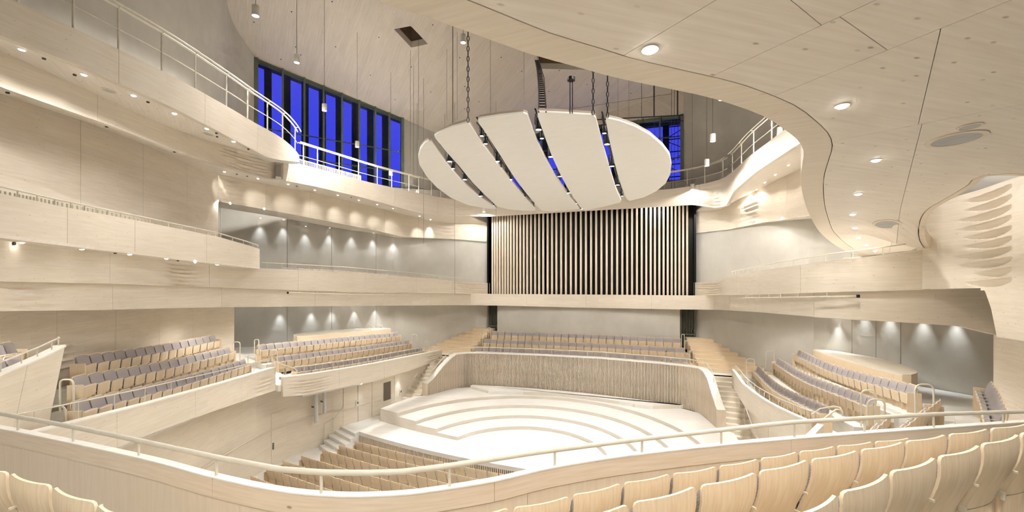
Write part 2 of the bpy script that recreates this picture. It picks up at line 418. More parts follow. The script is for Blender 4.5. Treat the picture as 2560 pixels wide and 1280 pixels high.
conc('wall_rear', [(-18.6, -22.3), (20, -22.3)], 0.0, zc, ref=(5, -10))
conc('wall_right_rear', [(19.0, -22.5), (19.0, 1.0)], -.2, zc)
conc('wall_right_return', [(17.45, -.5), (19.3, -.25)], -.2, zc, ref=(15, -8))
conc('wall_left_return', [(-17.45, -.5), (-18.6, -.3)], -.2, zc, ref=(-15, -8))
# the wall under the organ stands a little proud; two gated openings beside it
struct(MB().box((0, 11.75, 3.55), (12.1, 0.55, 7.1)).build('wall_back', M['concrete']))
struct(MB().box((0, 12.6, 3.5), (14.6, 0.3, 7.1)).build('wall_back_recess', M['dark']))
def gate(n, s, label):
    r = empty('door_%d' % n, (s * 6.5, 11.85, 3.9), label, None, None, 'structure')
    x0, x1 = sorted((s * 6.05, s * 6.95)); z0, z1 = 3.9, 6.5
    for x in (x0 + .03, x1 - .03): MB().box((x, 11.85, (z0+z1)/2), (.05, .05, z1-z0)).build('stile', M['gate'], r)
    for z in (z0 + .03, z0 + 1.0, z1 - .05): MB().box(((x0+x1)/2, 11.85, z), (x1-x0, .05, .05)).build('cross_rail', M['gate'], r)
    for i in range(9): MB().box((x0 + (i+1)*(x1-x0)/10, 11.85, (z0+z1)/2), (.035, .04, z1-z0-.1)).build('bar', M['gate'], r)
    MB().box((x1 - .1 if s < 0 else x1 - .18, 11.8, z0 + 1.25), (.12, .06, .16)).build('lock_box', M['black'], r)
gate(1, -1, None); gate(2, 1, None)
# rear gallery: boarded upstand above the rear window
A = np.array([(-6.3, 13.5, ceil_z(-6.3, 13.5)), (6.3, 13.5, ceil_z(6.3, 13.5))]); B = at_z(A, 19.0)
struct(ribbon('wall_back_upstand', A, B, M['ceiling'], 0.3))
struct(MB().box((0, 13.6, 13.9), (12.6, 0.3, 1.4)).build('wall_back_sill', M['concrete']))

# windows ----------------------------------------------------------------
def window(n, P0, P1, z0, ztop, mull, zb, ref=(0, 0)):
    P0, P1 = np.array(P0, float), np.array(P1, float)
    r = empty('window_%d' % n, (P0[0], P0[1], z0), None, None, None, 'structure')
    d = P1 - P0; L = np.linalg.norm(d); d /= L; a = math.atan2(d[1], d[0])
    fr = [0.0] + list(mull) + [1.0]
    for i, f in enumerate(fr):
        p = P0 + d * L * f; t = ztop(p); wd = 0.2 if i in (0, len(fr) - 1) else 0.09
        MB().box((p[0], p[1], (z0 + t) / 2), (wd, 0.16, t - z0), a).build('mullion', M['frame'], r)
    for zz in [z0 + .06] + list(zb) + [None]:
        q0 = (P0[0], P0[1], zz if zz else ztop(P0) - .12); q1 = (P1[0], P1[1], zz if zz else ztop(P1) - .12)
        hw = .03 if (zz in zb) else .11
        A_ = np.array([q0, q1]); A_[:, 2] += hw; B_ = A_.copy(); B_[:, 2] -= 2 * hw
        ribbon_mb(A_, B_, .06 if zz in zb else .12, ref=ref).build('transom', M['frame'], r)
    for f0, f1 in zip(fr[:-1], fr[1:]):
        a0, a1 = P0 + d * L * f0, P0 + d * L * f1
        A_ = np.array([(*a0, ztop(a0) - .1), (*a1, ztop(a1) - .1)]); B_ = at_z(A_, z0 + .05)
        ribbon_mb(A_, B_, .03, ref=ref).build('pane', M['glass'], r)
    return r
wl0, wl1 = (-16.5, 0.9), (-11.75, 8.2)
dense = spline([wl0, wl1], 60)
window(1, wl0, wl1, 14.4, lambda p: ceil_z(p[0], p[1]) - .02, [frac_px(dense, x) for x in (707, 761, 809, 855, 898, 938, 973)], (15.6, 17.0))
window(2, (-6.15, 13.5), (6.15, 13.5), 14.6, lambda p: 19.0, [i / 9 for i in range(1, 9)], (16.2, 17.6))
# outside: fins, eaves and a scaffold lattice seen against the dusk
def fin(uv, z0, z1, wd, label, name='facade_fin', a=0.0, dp=0.35):
    o = MB().box((uv[0], uv[1], (z0 + z1) / 2), (wd, dp, z1 - z0), a).build(name, M['fin'])
    return tag(o, label, 'facade fin', 'dark facade fins outside the windows')
nl = normals([wl0, wl1])[0]; dl = (np.array(wl1) - wl0) / np.linalg.norm(np.array(wl1) - wl0); al = math.atan2(dl[1], dl[0])
for i, px in enumerate((682, 731, 776, 822, 864, 905, 943, 982)):
    p = spline([wl0, wl1], 60)[int(frac_px(dense, px) * 59)] + nl * 1.3
    fin(p, 13.0, 24.0, 0.38, 'dark vertical fin outside the left gallery window, %s from the left' % ORD[i], a=al, dp=.25)
A = np.array([(*(np.array(wl0) + nl * 1.6), 24), (*(np.array(wl1) + nl * 1.6), 24)]); A[0, :2] -= dl * 3; A[1, :2] += dl * 2
B = A.copy(); B[0, 2] = 21.9; B[1, 2] = 19.45
tag(ribbon('eaves_beam', A, B, M['eave'], 0.5), 'green grey eaves beam outside the left gallery window', 'beam')
tag(MB().box((0, 15.0, 19.5), (15, .5, 1.2)).build('eaves_beam', M['eave']), 'dark eaves beam outside the rear gallery window', 'beam')
for i in range(7):
    fin((-5.4 + i * 1.75, 15.2), 13.0, 20.0, 0.4, 'dark vertical fin outside the rear window, %s from the left' % ORD[i])
sc = empty('scaffold_tower', (5.6, 16.4, 0.0), 'dark steel lattice tower standing outside the rear window', 'scaffold')
for x in (4.9, 6.6):
    MB().box((x, 16.4, 10.2), (.1, .1, 20.6)).build('upright', M['fin'], sc)
for k in range(10):
    MB().tube([(4.9, 16.4, 12 + k*.9), (6.6, 16.4, 12 + k*.9)], .04, 5).build('ledger', M['fin'], sc)
    MB().tube([(4.9, 16.4, 12 + k*.9), (6.6, 16.4, 12.9 + k*.9)] if k % 2 else [(6.6, 16.4, 12 + k*.9), (4.9, 16.4, 12.9 + k*.9)], .03, 5).build('brace', M['fin'], sc)

# organ ------------------------------------------------------------------
og = empty('organ_case', (0, 12.3, 7.1), 'tall black organ front behind a screen of pale vertical slats', 'organ')
MB().box((0, 12.75, 10.0), (13.9, .25, 5.9)).build('back_panel', M['dark'], og)
for s in (-1, 1): MB().box((s * 6.9, 12.2, 10.0), (.12, 1.0, 5.9)).build('side_panel', M['dark'], og)
MB().box((0, 12.2, 12.98), (13.9, 1.0, .12)).build('top_panel', M['dark'], og)
for i in range(13): MB().box((-6.2 + i * 1.03, 12.5, 10.0), (.55 + .2 * (i % 3), .12 + .1*(i % 2), 5.7)).build('pipe_panel', M['black'], og)
sx = [260,279,298,319,341,362,384,407,431,456,482,510,537,567,600,632,665,700,735,770,808,846,886,926,966,1006,1047,1088,1130,1172,1214,1256,1297,1336,1375,1414,1452,1489,1524,1558,1593,1627,1660,1692,1722,1753,1783,1815]
slat_me = None
for x in sx:
    px = 1150 + (x + 2) / 3.2; r = ray(px, 640); t = (11.72 - CAM[1]) / r[1]; p = CAM + r * t
    if slat_me is None: slat_me = MB().box((0, 0, 0), (.115, .16, 5.78)).mesh('slat', M['slat'])
    o = new_obj('slat', slat_me, og); o.location = (p[0], 11.72 - 12.3, 7.16 + 2.89 - 7.1)
# ================================================================== wood ring below the organ and around the hall
ring_l = [(-6.2, -13.0), (-7.5, -11.5), (-9.0, -9.0), (-9.7, -6.0), (-9.55, -4.0), (-9.2, -1.0), (-8.7, 2.0), (-8.3, 5.0), (-8.2, 7.5), (-7.7, 9.8)]
ring_r = [(7.7, 9.8), (8.2, 7.5), (8.3, 5.0), (8.7, 2.0), (9.2, -1.0), (9.8, -2.55), (10.7, -3.2), (12.0, -3.05), (13.45, -2.75)]
low_bot = [(-60,779),(0,778),(250,775),(492,769),(583,768),(796,765.7),(986,764),(1148,763),(1250,764),(1450,769),(1681,773.4),(1800,774.6),(1898,780.5),(2031,792),(2130,798.5),(2259,806),(2405,816),(2482,835),(2700,890)]
low_top = [(-60,702),(0,704),(250,709),(550,719),(901,731),(1148,734),(1223,735),(1462,736.5),(1731,739),(1902,736.7),(2087,730),(2370,722.5),(2700,705)]
up_top = [(-60,592),(0,603),(225,620),(352,639),(545,663),(659,671),(866,680),(1077,696),(1130,702.5),(1223,708),(1300,709),(1734,707),(1807,702),(1829,690),(1941,672),(2087,651.6),(2164,643),(2336,621),(2700,580)]
full = spline(ring_l + [(-6.9, 10.7), (-5, 11.05), (0, 11.2), (5, 11.05), (6.9, 10.7)] + ring_r, 150)
A, B = edge(full, low_top), edge(full, low_bot)
def lens_relief(k, s0, s1, t0, t1, depth, seed=1, lean=0.0):
    """k crescent-shaped dents stacked between s0..s1 (along) and t0..t1 (down)"""
    rnd = random.Random(seed); L = []
    for i in range(k):
        L.append((t0 + (t1 - t0) * (i + .5) / k, (t1 - t0) / k * .8, s0 + (s1 - s0) * rnd.uniform(0, .22), s1 - (s1 - s0) * rnd.uniform(0, .08)))
    def f(s, t):
        d = 0.0
        for tc, w_, a, b in L:
            if a < s < b:
                x = (s - a) / (b - a); h = w_ * math.sin(math.pi * x) ** .7
                y = (t - (tc - w_ * .5) - lean * (x - .5) * (t1 - t0)) / max(h, 1e-4)
                if 0 <= y <= 1: d = max(d, depth * math.sin(math.pi * x) ** .6 * (.15 + .85 * y) * min(1, (1 - y) / .08, y / .04))
        return -d
    return f
r0 = lens_relief(4, frac_px(full, -40), frac_px(full, 150), .05, .98, .1, 11)
lr = ribbon('ring_fascia', A, B, M['wall'], 0.25, m=14, ref=(4, -8), disp=r0, panels=14)
tag(lr, 'lower pale wood band running round the hall beneath the organ', 'fascia')
upl = spline([(-6.9, 11.9), (-7.35, 10.6)] [::-1] and ring_l + [(-7.35, 10.9), (-6.95, 11.95)], 120)
du = frac_px(upl, 1130); dl_ = (frac_px(upl, 375), frac_px(upl, 500))
r1 = lens_relief(5, frac_px(upl, 1120), 1.0, .15, .95, .06, 3); r2 = lens_relief(6, *dl_, .1, 1.0, .12, 5)
o = ribbon('balcony_parapet', offset(edge(upl, up_top), -.14), offset(edge(upl, low_top), -.14), M['wall'], 0.16, m=20, disp=lambda s, t: r1(s, t) + r2(s, t), panels=7)
tag(o, 'long pale wood balcony front on the left above the terraces', 'balcony')
upr = spline([(6.95, 11.95), (7.35, 10.9)] + ring_r[:-1], 110)
r3 = lens_relief(5, 0, frac_px(upr, 1815), .15, .95, .06, 4)
o = ribbon('balcony_parapet', offset(edge(upr, up_top), -.14, (4, -8)), offset(edge(upr, low_top), -.14, (4, -8)), M['wall'], 0.16, m=20, ref=(4, -8), disp=r3, panels=6)
tag(o, 'long pale wood balcony front on the right of the organ', 'balcony')
# the floor behind the balcony fronts
for nm, pth in (('left', upl), ('right', upr)):
    if nm == 'right': pth = pth[:int(frac_px(pth, 2100) * 109)]
    e = edge(pth, up_top); e[:, 2] = np.minimum(e[:, 2], 8.9) - .85
    struct(strip_mb(offset(e, .05), offset(e, 3.6), .2).build('floor_balcony_' + nm, M['floor']))
# underside between ring and wall (soffit over the terraces)
fcut = full[:int(frac_px(full, 2085) * 149)]
e = edge(fcut, low_bot); wallp = offset(e, 3.4)
struct(strip_mb(offset(e, .24) + (0, 0, .12), wallp + (0, 0, .12), .08).build('ceiling_terraces', M['soffit']))

# wood wall behind the left terrace, with the big wood wall of the right rear corner
wa = spline([(-13.45, -2.65), (-13.25, -4.3), (-11.4, -7.5), (-9.4, -10.8), (-8.3, -12.8), (-7.6, -14.6)], 60)
A = edge(wa, [(-60, 770), (585, 760)]); B = at_z(wa, 3.6)
r4 = lens_relief(5, frac_px(wa, 200), frac_px(wa, 120), .24, .48, .16, 5)
struct(ribbon('wall_left_terrace', A, B, M['wall'], .25, m=60, disp=r4, panels=6))
wr = spline([(13.45, -2.65), (13.5, -3.4), (13.1, -5.0), (12.2, -7.2), (11.2, -9.0)], 40)
A = edge(wr, [(2400, 826), (2490, 838), (2700, 838)]); B = at_z(wr, 3.6)
struct(ribbon('wall_right_terrace', A, B, M['wall'], .25))
struct(MB().prism([(9.75, -2.3), (10.7, -2.95), (13.4, -2.5), (17.4, -.5), (12.9, 6.3), (11.5, 4), (12.3, 0)], 7.2, 7.28).build('ceiling_terrace_corner', M['soffit']))
# slim light tracks fixed to the ring
def track(path, px0, px1, dy, label):
    f0, f1 = frac_px(path, px0), frac_px(path, px1); ss = np.linspace(f0, f1, 30) * (len(path) - 1)
    uv = np.c_[tuple(np.interp(ss, range(len(path)), path[:, j]) for j in range(2))]; e_ = edge(uv, low_top); e_ = offset(e_, -.2); e_[:, 2] -= dy
    r = empty('light_track', e_[15], label, 'light track'); MB().tube(e_, .022, 6).build('tube', M['rail'], r, 60)
    for i in range(2, 30, 4): MB().tube([e_[i], e_[i] + (0, 0, dy)], .014, 5).build('bracket', M['rail'], r)
    i = 0 if px0 < 1280 else -1; MB().lathe([(0, -.04), (.04, -.04), (.04, .04), (0, .04)], e_[i], 8).build('end_cap', M['black'], r)
track(full, 712, 1010, .12, 'thin cream light track on the ring left of the organ')
track(full, 1870, 2148, .12, 'thin cream light track on the ring right of the organ')
# ================================================================== stage
arc_front = [(u, -0.82 + 0.0137 * u * u) for u in np.linspace(-9.9, 9.9, 41)]
st = empty('stage', (0, 4, 0), 'white boarded concert stage with curved slatted front edge', 'stage')
deck = arc_front + [(9.3, 2.8), (9.2, 4.4), (8.9, 6.8), (6, 8.4), (-6, 8.4), (-8.9, 6.8), (-9.2, 4.4), (-9.3, 2.8)]
MB().prism(deck, 0.62, 0.80).build('deck', M['floor'], st)
af = offset(np.array([(p[0], p[1], 0) for p in arc_front]), -.10, ref=(0, 30))
fr_in = [(p[0], p[1]) for p in af]
MB().prism(fr_in + [(9.0, 2.5), (-9.0, 2.5)], 0.0, 0.62).build('plinth', M['black'], st)
sm = MB().box((0, 0, 0), (.042, .06, .62)).mesh('slat', M['slat'])
arc_d = spline(arc_front, 2000); arc_al = np.r_[0, np.cumsum(np.linalg.norm(np.diff(arc_d, axis=0), axis=1))]
sd = 1.05
while sd < arc_al[-1] - .2:
    p = np.array([np.interp(sd, arc_al, arc_d[:, j]) for j in range(2)])
    if p[0] < 3.2:
        o = new_obj('slat', sm, st); o.location = (p[0], p[1] + .035 - 4, .31); o.rotation_euler.z = math.atan(0.0274 * p[0])
    sd += 0.085
# risers: concentric quarter levels around the conductor
RR = [3.61, 4.87, 6.15, 7.47]; EA = [math.degrees(math.atan2(0.91, 3.49)), 12.8, 11.85, 12.0]
END = [(-3.49, .91), (-4.73, 1.07), (-6.01, 1.26), (-7.30, 1.56), (-8.62, 1.9)]
def arc_pts(k, n=41):
    e = END[k]; R = math.hypot(*e); a = math.acos(-e[0] / R)
    return [(-R * math.cos(t), R * math.sin(t)) for t in np.linspace(a, math.pi - a, n)]
rname = ['lowest', 'second', 'third', 'top']
rs = empty('stage_riser', (0, 4, .8), 'stepped orchestra riser of four curved white levels on the stage', 'riser')
for k in range(4):
    z0 = .8 + .001; z1 = .8 + .165 * (k + 1)
    inner = arc_pts(k)
    if k < 3: outer = arc_pts(k + 1); breaks = 3
    else:
        outer = [END[4], (-8.35, 4.6), (-7.75, 5.0), (-7.0, 7.2), (-6.5, 7.55)] + [(x, 7.75 + .5 * (1 - (x / 6.5) ** 2)) for x in np.linspace(-6, 6, 25)] + [(6.5, 7.55), (7.0, 7.2), (7.75, 5.0), (8.35, 4.6), (8.62, 1.9)]
        breaks = 1
    if k < 3:
        n = len(inner)
        for b in range(breaks):
            i0, i1 = round(b * (n-1) / breaks), round((b + 1) * (n-1) / breaks)
            ins, ous = inner[i0:i1+1], outer[i0:i1+1]
            def shrink(P, q): return P
            d_ = .0009
            MB().prism(ins + ous[::-1], z0, z1).build('riser_section', M['floor'], rs)
    else:
        MB().prism(inner + outer[::-1], z0, z1).build('riser_section', M['floor'], rs)
    # darker front boards
    A = at_z(inner, z1 - .004); B = at_z(inner, z1 - .165 + .002)
    A = offset(A, -.006); B = offset(B, -.006)
    ribbon('front_board', A, B, M['riser'], .004, parent=rs, panels=[1/3., 2/3.], gap=.012, part='front_board')
for s in (-1, 1):     # side boards
    for k in range(4):
        a, b = END[k], END[k + 1]; z1 = .8 + .165 * (k + 1)
        A = np.array([(s * -a[0], a[1], z1 - .004), (s * -b[0], b[1], z1 - .004)]); B = at_z(A, .801)
        A[:, 1] -= .006; B[:, 1] -= .006
        ribbon_mb(A, B, .005, ref=(0, -40)).build('side_board', M['riser'], rs)
l5 = [G(x, y, 1.46)[:2] for x, y in ((1176, 971), (1226.7, 985.3), (1340, 987.3), (1424, 993), (1508, 1004.5), (1574, 1016), (1621, 1023), (1717, 1020))]
l5 = [tuple(p) for p in l5]
lf = np.array(l5)
pod_e = empty('back_podium', (0, 7.5, 1.46), 'long low white podium along the foot of the slatted screen', 'podium')
ribbon('front_board', at_z(lf, 1.626), at_z(lf, 1.462), M['riser'], .004, ref=(0, -30), parent=pod_e, panels=[.5], gap=.012, part='front_board')
l5 = [(p[0], p[1] + .006) for p in l5]
pod = MB().prism(l5 + [(x, 7.72 + .6 * (1 - (x / 6) ** 2)) for x in np.linspace(6.1, -6.1, 15)], 1.461, 1.63).build('top', M['floor'], pod_e)

# slatted screen behind the stage -----------------------------------------
scr = [(-7.75, 4.95), (-7.45, 5.9), (-7.1, 7.0), (-6.6, 7.65), (-5.5, 8.0), (-2.5, 8.35), (0, 8.45), (2.5, 8.35), (5.5, 8.0), (6.6, 7.65), (7.1, 7.0), (7.45, 5.9), (7.75, 4.95)]
sd_ = spline(scr, 1600); sal = np.r_[0, np.cumsum(np.linalg.norm(np.diff(sd_, axis=0), axis=1))]
scr_top = [(1060, 962), (1069, 957), (1080, 947), (1110, 912), (1128, 893), (1142, 883.5), (1160, 881.5), (1200, 881), (1340, 886), (1500, 894), (1640, 906), (1720, 914), (1748, 919), (1760, 927), (1770, 945), (1780, 978), (1788, 1003), (1793, 1020), (1800, 1030)]
topz = edge(sd_, scr_top)[:, 2]
sc_ = empty('stage_screen', (0, 8.4, 1.46), 'curved screen of fine pale vertical slats behind the stage', 'screen')
def at_s(s_): return np.array([np.interp(s_, sal, sd_[:, 0]), np.interp(s_, sal, sd_[:, 1])]), float(np.interp(s_, sal, topz))
pitch = sal[-1] / 240
for i in range(241):
    s_ = min(max(i * pitch, .03), sal[-1] - .03); p, tz = at_s(s_); p2, _ = at_s(min(s_ + .05, sal[-1])); p0, _ = at_s(max(s_ - .05, 0))
    a = math.atan2(*(p2 - p0)[::-1])
    MB().box((p[0], p[1], (1.45 + tz - .05) / 2), (.046, .07, tz - .05 - 1.45), a).build('slat', M['slat'], sc_)
idx = np.linspace(0, len(sd_) - 1, 90).astype(int)
P = sd_[idx]; Tz = topz[idx]
P3 = np.c_[P, Tz]
# board behind the slats, cap and rails
Bk = offset(P3, .14); A = Bk.copy(); A[:, 2] -= .06; B = A.copy(); B[:, 2] = 1.45
ribbon('backing', A, B, M['screen_back'], .08, parent=sc_)
cap_in, cap_out = offset(P3, -.05), offset(P3, .32)
strip_mb(cap_in, cap_out, .06).build('cap', M['white'], sc_)
for s in (0, -1):
    q = P3[s]; nn = normals(P3)[s]
    MB().box((q[0] + nn[0] * .13, q[1] + nn[1] * .13, (1.45 + q[2]) / 2), (.38, .1, q[2] - 1.45), math.atan2(nn[1], nn[0])).build('end_post', M['slat'], sc_)
hr = empty('handrail', (0, 8.5, 3.6), 'cream steel handrail along the top of the slatted stage screen', 'handrail')
R3 = offset(P3, .2); Rt = R3.copy(); Rt[:, 2] += .3
MB().tube(Rt[3:-3], .022, 8).build('top_rail', M['rail'], hr, 60)
for i in range(4, 88, 5): MB().tube([R3[i], Rt[i]], .012, 6).build('post', M['rail'], hr)

# stairs either side of the screen and up to the choir ---------------------
def stair(name, s, label, v0, v1, z0, z1, n, uin, uout, mat):
    r = empty(name, (s * (uin(v0) + uout(v0)) / 2, v0, 0), label, 'stairs')
    for k in range(n):
        a, b = v0 + (v1 - v0) * k / n, v0 + (v1 - v0) * (k + 1) / n + .3; z = z0 + (z1 - z0) * (k + 1) / n
        poly = [(s * uin(a), a), (s * uout(a), a), (s * uout(b), b), (s * uin(b), b)]
        MB().prism(poly, max(0, z - .5), z).build('step', mat, r)
    return r
ui = lambda v: float(np.interp(v, [4, 5, 6, 7, 8, 8.5], [8.0, 7.98, 7.72, 7.4, 7.0, 6.9])) + .12
uo = lambda v: float(np.interp(v, [3, 8.5], [9.3, 8.75]))
stair('stage_stairs', -1, 'pale wooden stairs climbing left of the slatted screen', 3.9, 8.0, .8, 3.25, 14, ui, uo, M['step2'])
stair('stage_stairs', 1, 'pale wooden stairs climbing right of the slatted screen', 3.9, 8.0, .8, 3.25, 14, ui, uo, M['step2'])
wallu = lambda v: 12.06 + (v - 7.7) * (6.95 - 12.06) / (12.05 - 7.7) - .05
ci = lambda v: float(np.interp(v, [8, 9.3, 11.5], [7.2, 7.0, 6.35]))
for s, side in ((-1, 'left'), (1, 'right')):
    struct(MB().prism([(s*6.9, 8.0), (s*8.8, 8.0), (s*wallu(8.0), 7.95), (s*wallu(8.9), 8.9), (s*7.0, 8.9)], 2.9, 3.25).build('floor_landing', M['floor']))
    stair('choir_stairs', s, 'warm pine steps on the %s leading up behind the choir seats' % side, 8.9, 11.5, 3.25, 4.75, 8, ci, wallu, M['step'])

# stage side walls under the terraces --------------------------------------
sw = [(-8.95, 8.0), (-8.95, 6.8), (-9.3, 2.8), (-9.9, 0.6), (-10.4, -0.2), (-10.7, -2.3), (-10.4, -4.3), (-9.3, -7.2), (-7.6, -10.2), (-5.6, -12.6)]
swl = spline(sw, 90)
brk = sorted(frac_px(swl, x) for x in (986, 930, 895, 858))
zt = np.array([(p[0], p[1], float(np.interp(p[1], [-8, -4.5, -2, 0, 8], [3.8, 3.75, 3.6, 3.1, 2.9]))) for p in swl])
struct(ribbon('wall_left_stage', zt, at_z(swl, 0.0), M['wall'], .2, panels=brk, gap=.025))
swr = spline([(-p[0], p[1]) for p in sw], 90)
zt = np.array([(p[0], p[1], float(np.interp(p[1], [-8, -4.5, -2, 0, 8], [3.8, 3.75, 3.6, 3.1, 2.9]))) for p in swr])
struct(ribbon('wall_right_stage', zt, at_z(swr, 0.0), M['wall'], .2, panels=[.12, .25, .4], gap=.025))
bump = offset(at_z(spline(sw[2:8], 60), 1.62), -.02)
struct(MB().tube(bump, .035, 6).build('trim_1', M['wall']))
bump = offset(at_z(spline([(-p[0], p[1]) for p in sw[1:6]], 60), 1.62), -.02)
struct(MB().tube(bump, .035, 6).build('trim_2', M['wall']))
def wall_panel(nm, quad, mat, z0, z1, path, px0, px1, thick=.03, off=-.02):
    f0, f1 = frac_px(path, px0), frac_px(path, px1); ss = np.linspace(f0, f1, 6) * (len(path) - 1)
    uv = np.c_[tuple(np.interp(ss, range(len(path)), path[:, j]) for j in range(2))]
    return ribbon_mb(offset(at_z(uv, z1), off), offset(at_z(uv, z0), off), thick)
d = empty('door_3', (-10.6, -2, 0), None, None, None, 'structure')
wall_panel('', None, None, .02, 2.35, swl, 678, 715).build('leaf', M['wall'], d)
q = G(681, 1115, 1.05); MB().box((q[0] + .05, q[1], 1.05), (.05, .06, .28), .3).build('handle', M['gate'], d)
o = wall_panel('', None, None, 1.5, 2.5, swl, 959, 976, .02, -.03).build('wall_opening', M['niche'])
tag(o, 'dark grey rectangular panel set in the left stage side wall', 'panel')
o = wall_panel('', None, None, .81, 3.0, swr, 1894, 1906, .03, -.03).build('door_4', M['frame']); struct(o)
for px0, px1, y0, y1, lb in ((773, 786, 983, 1056, 'longer slim grey column loudspeaker on the left stage wall'), (797, 807, 980, 1032, 'shorter slim grey column loudspeaker on the left stage wall')):
    px = (px0 + px1) / 2; f = frac_px(swl, px) * (len(swl) - 1); uv = np.array([np.interp(f, range(len(swl)), swl[:, j]) for j in range(2)]); n_ = normals(swl)[int(f)]
    c = uv - n_ * .35; dd = pix((*c, 8))[2]; za, zb = 8.3 + (HY - y0) / F * dd, 8.3 + (HY - y1) / F * dd
    r = empty('column_loudspeaker', (*c, zb), lb, 'loudspeaker'); wd = (px1 - px0) / F * dd * .8
    MB().tube([(*c, zb), (*c, za)], wd / 2, 12).build('housing', M['grey'], r, 50)
    MB().box(((c[0] + uv[0]) / 2, (c[1] + uv[1]) / 2, (za + zb) / 2), (.34, .05, .06), math.atan2(n_[1], n_[0])).build('wall_bracket', M['frame'], r)
for px, y, lb in ((893, 1008, 'small cream control plate with buttons on the left stage wall panel'), (1001, 980, 'small cream control plate beside the left stage stairs')):
    f = frac_px(swl, px) * (len(swl) - 1); uv = np.array([np.interp(f, range(len(swl)), swl[:, j]) for j in range(2)]); n_ = normals(swl)[int(f)]
    c = uv - n_ * .03; dd = pix((*c, 8))[2]; z = 8.3 + (HY - y) / F * dd
    r = empty('control_plate', (*c, z), lb, 'control plate'); a = math.atan2(n_[1], n_[0])
    MB().box((*c, z), (.03, .2, .3), a).build('plate', M['rail'], r); MB().box((*(c - n_ * .02), z + .03), (.02, .08, .1), a).build('display', M['gate'], r)
# steps from the stalls up to the stage at the left
s5 = empty('stalls_steps', (-9.6, -.9, 0), 'short flight of white steps at the left end of the stage front', 'steps')
fv = lambda u: -0.82 + 0.0137 * u * u
for k in range(5):
    z = .16 * (5 - k) - .0; off_ = .31 * k
    poly = [(-10.25 + .02 * k, fv(-10.1) - off_ + .35), (-8.55, fv(-8.6) - off_ + .0), (-8.55, fv(-8.6) - off_ - .31), (-10.35 + .02 * k, fv(-10.1) - off_ + .04)]
    if z > .02: MB().prism(poly, 0, z - .005).build('step', M['floor'], s5)
r = empty('handrail', (-10.1, -1.2, 0), 'cream handrail on the wall beside the stalls steps', 'handrail')
hp = [G(811, 1113, .05), G(811, 1113, .05) + (0, 0, 1.05), G(835, 1093, .5) + (0, 0, .95), G(858, 1064, .8) + (0, 0, .95), G(858, 1064, .8)]
MB().tube(hp, .02, 6).build('bent_rail', M['rail'], r, 60); q = G(833, 1090, .4); MB().tube([q, q + (0, 0, 1.0)], .015, 6).build('post', M['rail'], r)
r = empty('handrail', (-9.0, 4.0, .8), 'cream handrail at the foot of the left stage stairs', 'handrail')
hp = [G(1019, 1004, 1.0), G(1019, 1004, 1.0) + (0, 0, .85), (-8.75, 5.6, 2.6), (-8.75, 5.6, 1.8)]
MB().tube(hp, .02, 6).build('bent_rail', M['rail'], r, 60)
r = empty('handrail', (9.0, 4.0, .8), 'cream handrail at the foot of the right stage stairs', 'handrail')
hp = [(9.05, 2.6, .8), (9.05, 2.6, 1.75), (8.85, 5.2, 2.6), (8.85, 5.2, 1.6)]
MB().tube(hp, .02, 6).build('bent_rail', M['rail'], r, 60)
# ================================================================== seats
SW = 0.458
PROF = [(.86, -.095), (.80, -.10), (.74, -.097), (.68, -.085), (.62, -.065), (.56, -.038), (.50, -.012), (.45, .006), (.41, .014)]
def bow(x): return .03 * (2 * x / SW) ** 2
def shell_mb(off0, off1, prof, hw0, rad=.03, nx=8):
    """curved sheet following the seat back profile between two offsets; rounded top corners"""
    mb = MB(); top = prof[0][0]; bot = prof[-1][0]; rows = []
    zs = [top, top - rad * .3, top - rad] + [p[0] for p in prof if p[0] < top - rad - .005]
    pz = [p[0] for p in prof][::-1]; py = [p[1] for p in prof][::-1]
    for z in zs:
        dz = max(0, z - (top - rad)); hw = hw0 - rad + math.sqrt(max(rad * rad - dz * dz, 0)) if dz > 0 else hw0
        y = float(np.interp(z, pz, py)); rows.append((z, hw, y))
    def pt(r, i, o):
        z, hw, y = r; o = o(z) if callable(o) else o; x = -hw + 2 * hw * i / nx; return (x, y + bow(x) + o, z)
    for a, b in zip(rows[:-1], rows[1:]):
        for i in range(nx):
            for o, fl in ((off0, False), (off1, True)):
                q = [pt(a, i, o), pt(a, i+1, o), pt(b, i+1, o), pt(b, i, o)]
                if not fl: q = q[::-1]
                mb.face(q, [(p[0], p[2]) for p in q])
        for i in (0, nx):
            q = [pt(a, i, off0), pt(a, i, off1), pt(b, i, off1), pt(b, i, off0)]; mb.face(q, [(p[1], p[2]) for p in q])
    for r in (rows[0], rows[-1]):
        for i in range(nx):
            q = [pt(r, i, off0), pt(r, i+1, off0), pt(r, i+1, off1), pt(r, i, off1)]; mb.face(q, [(p[0], p[1]) for p in q])
    return mb
LOWP = [(.405, .014), (.25, .02), (.10, .02)]
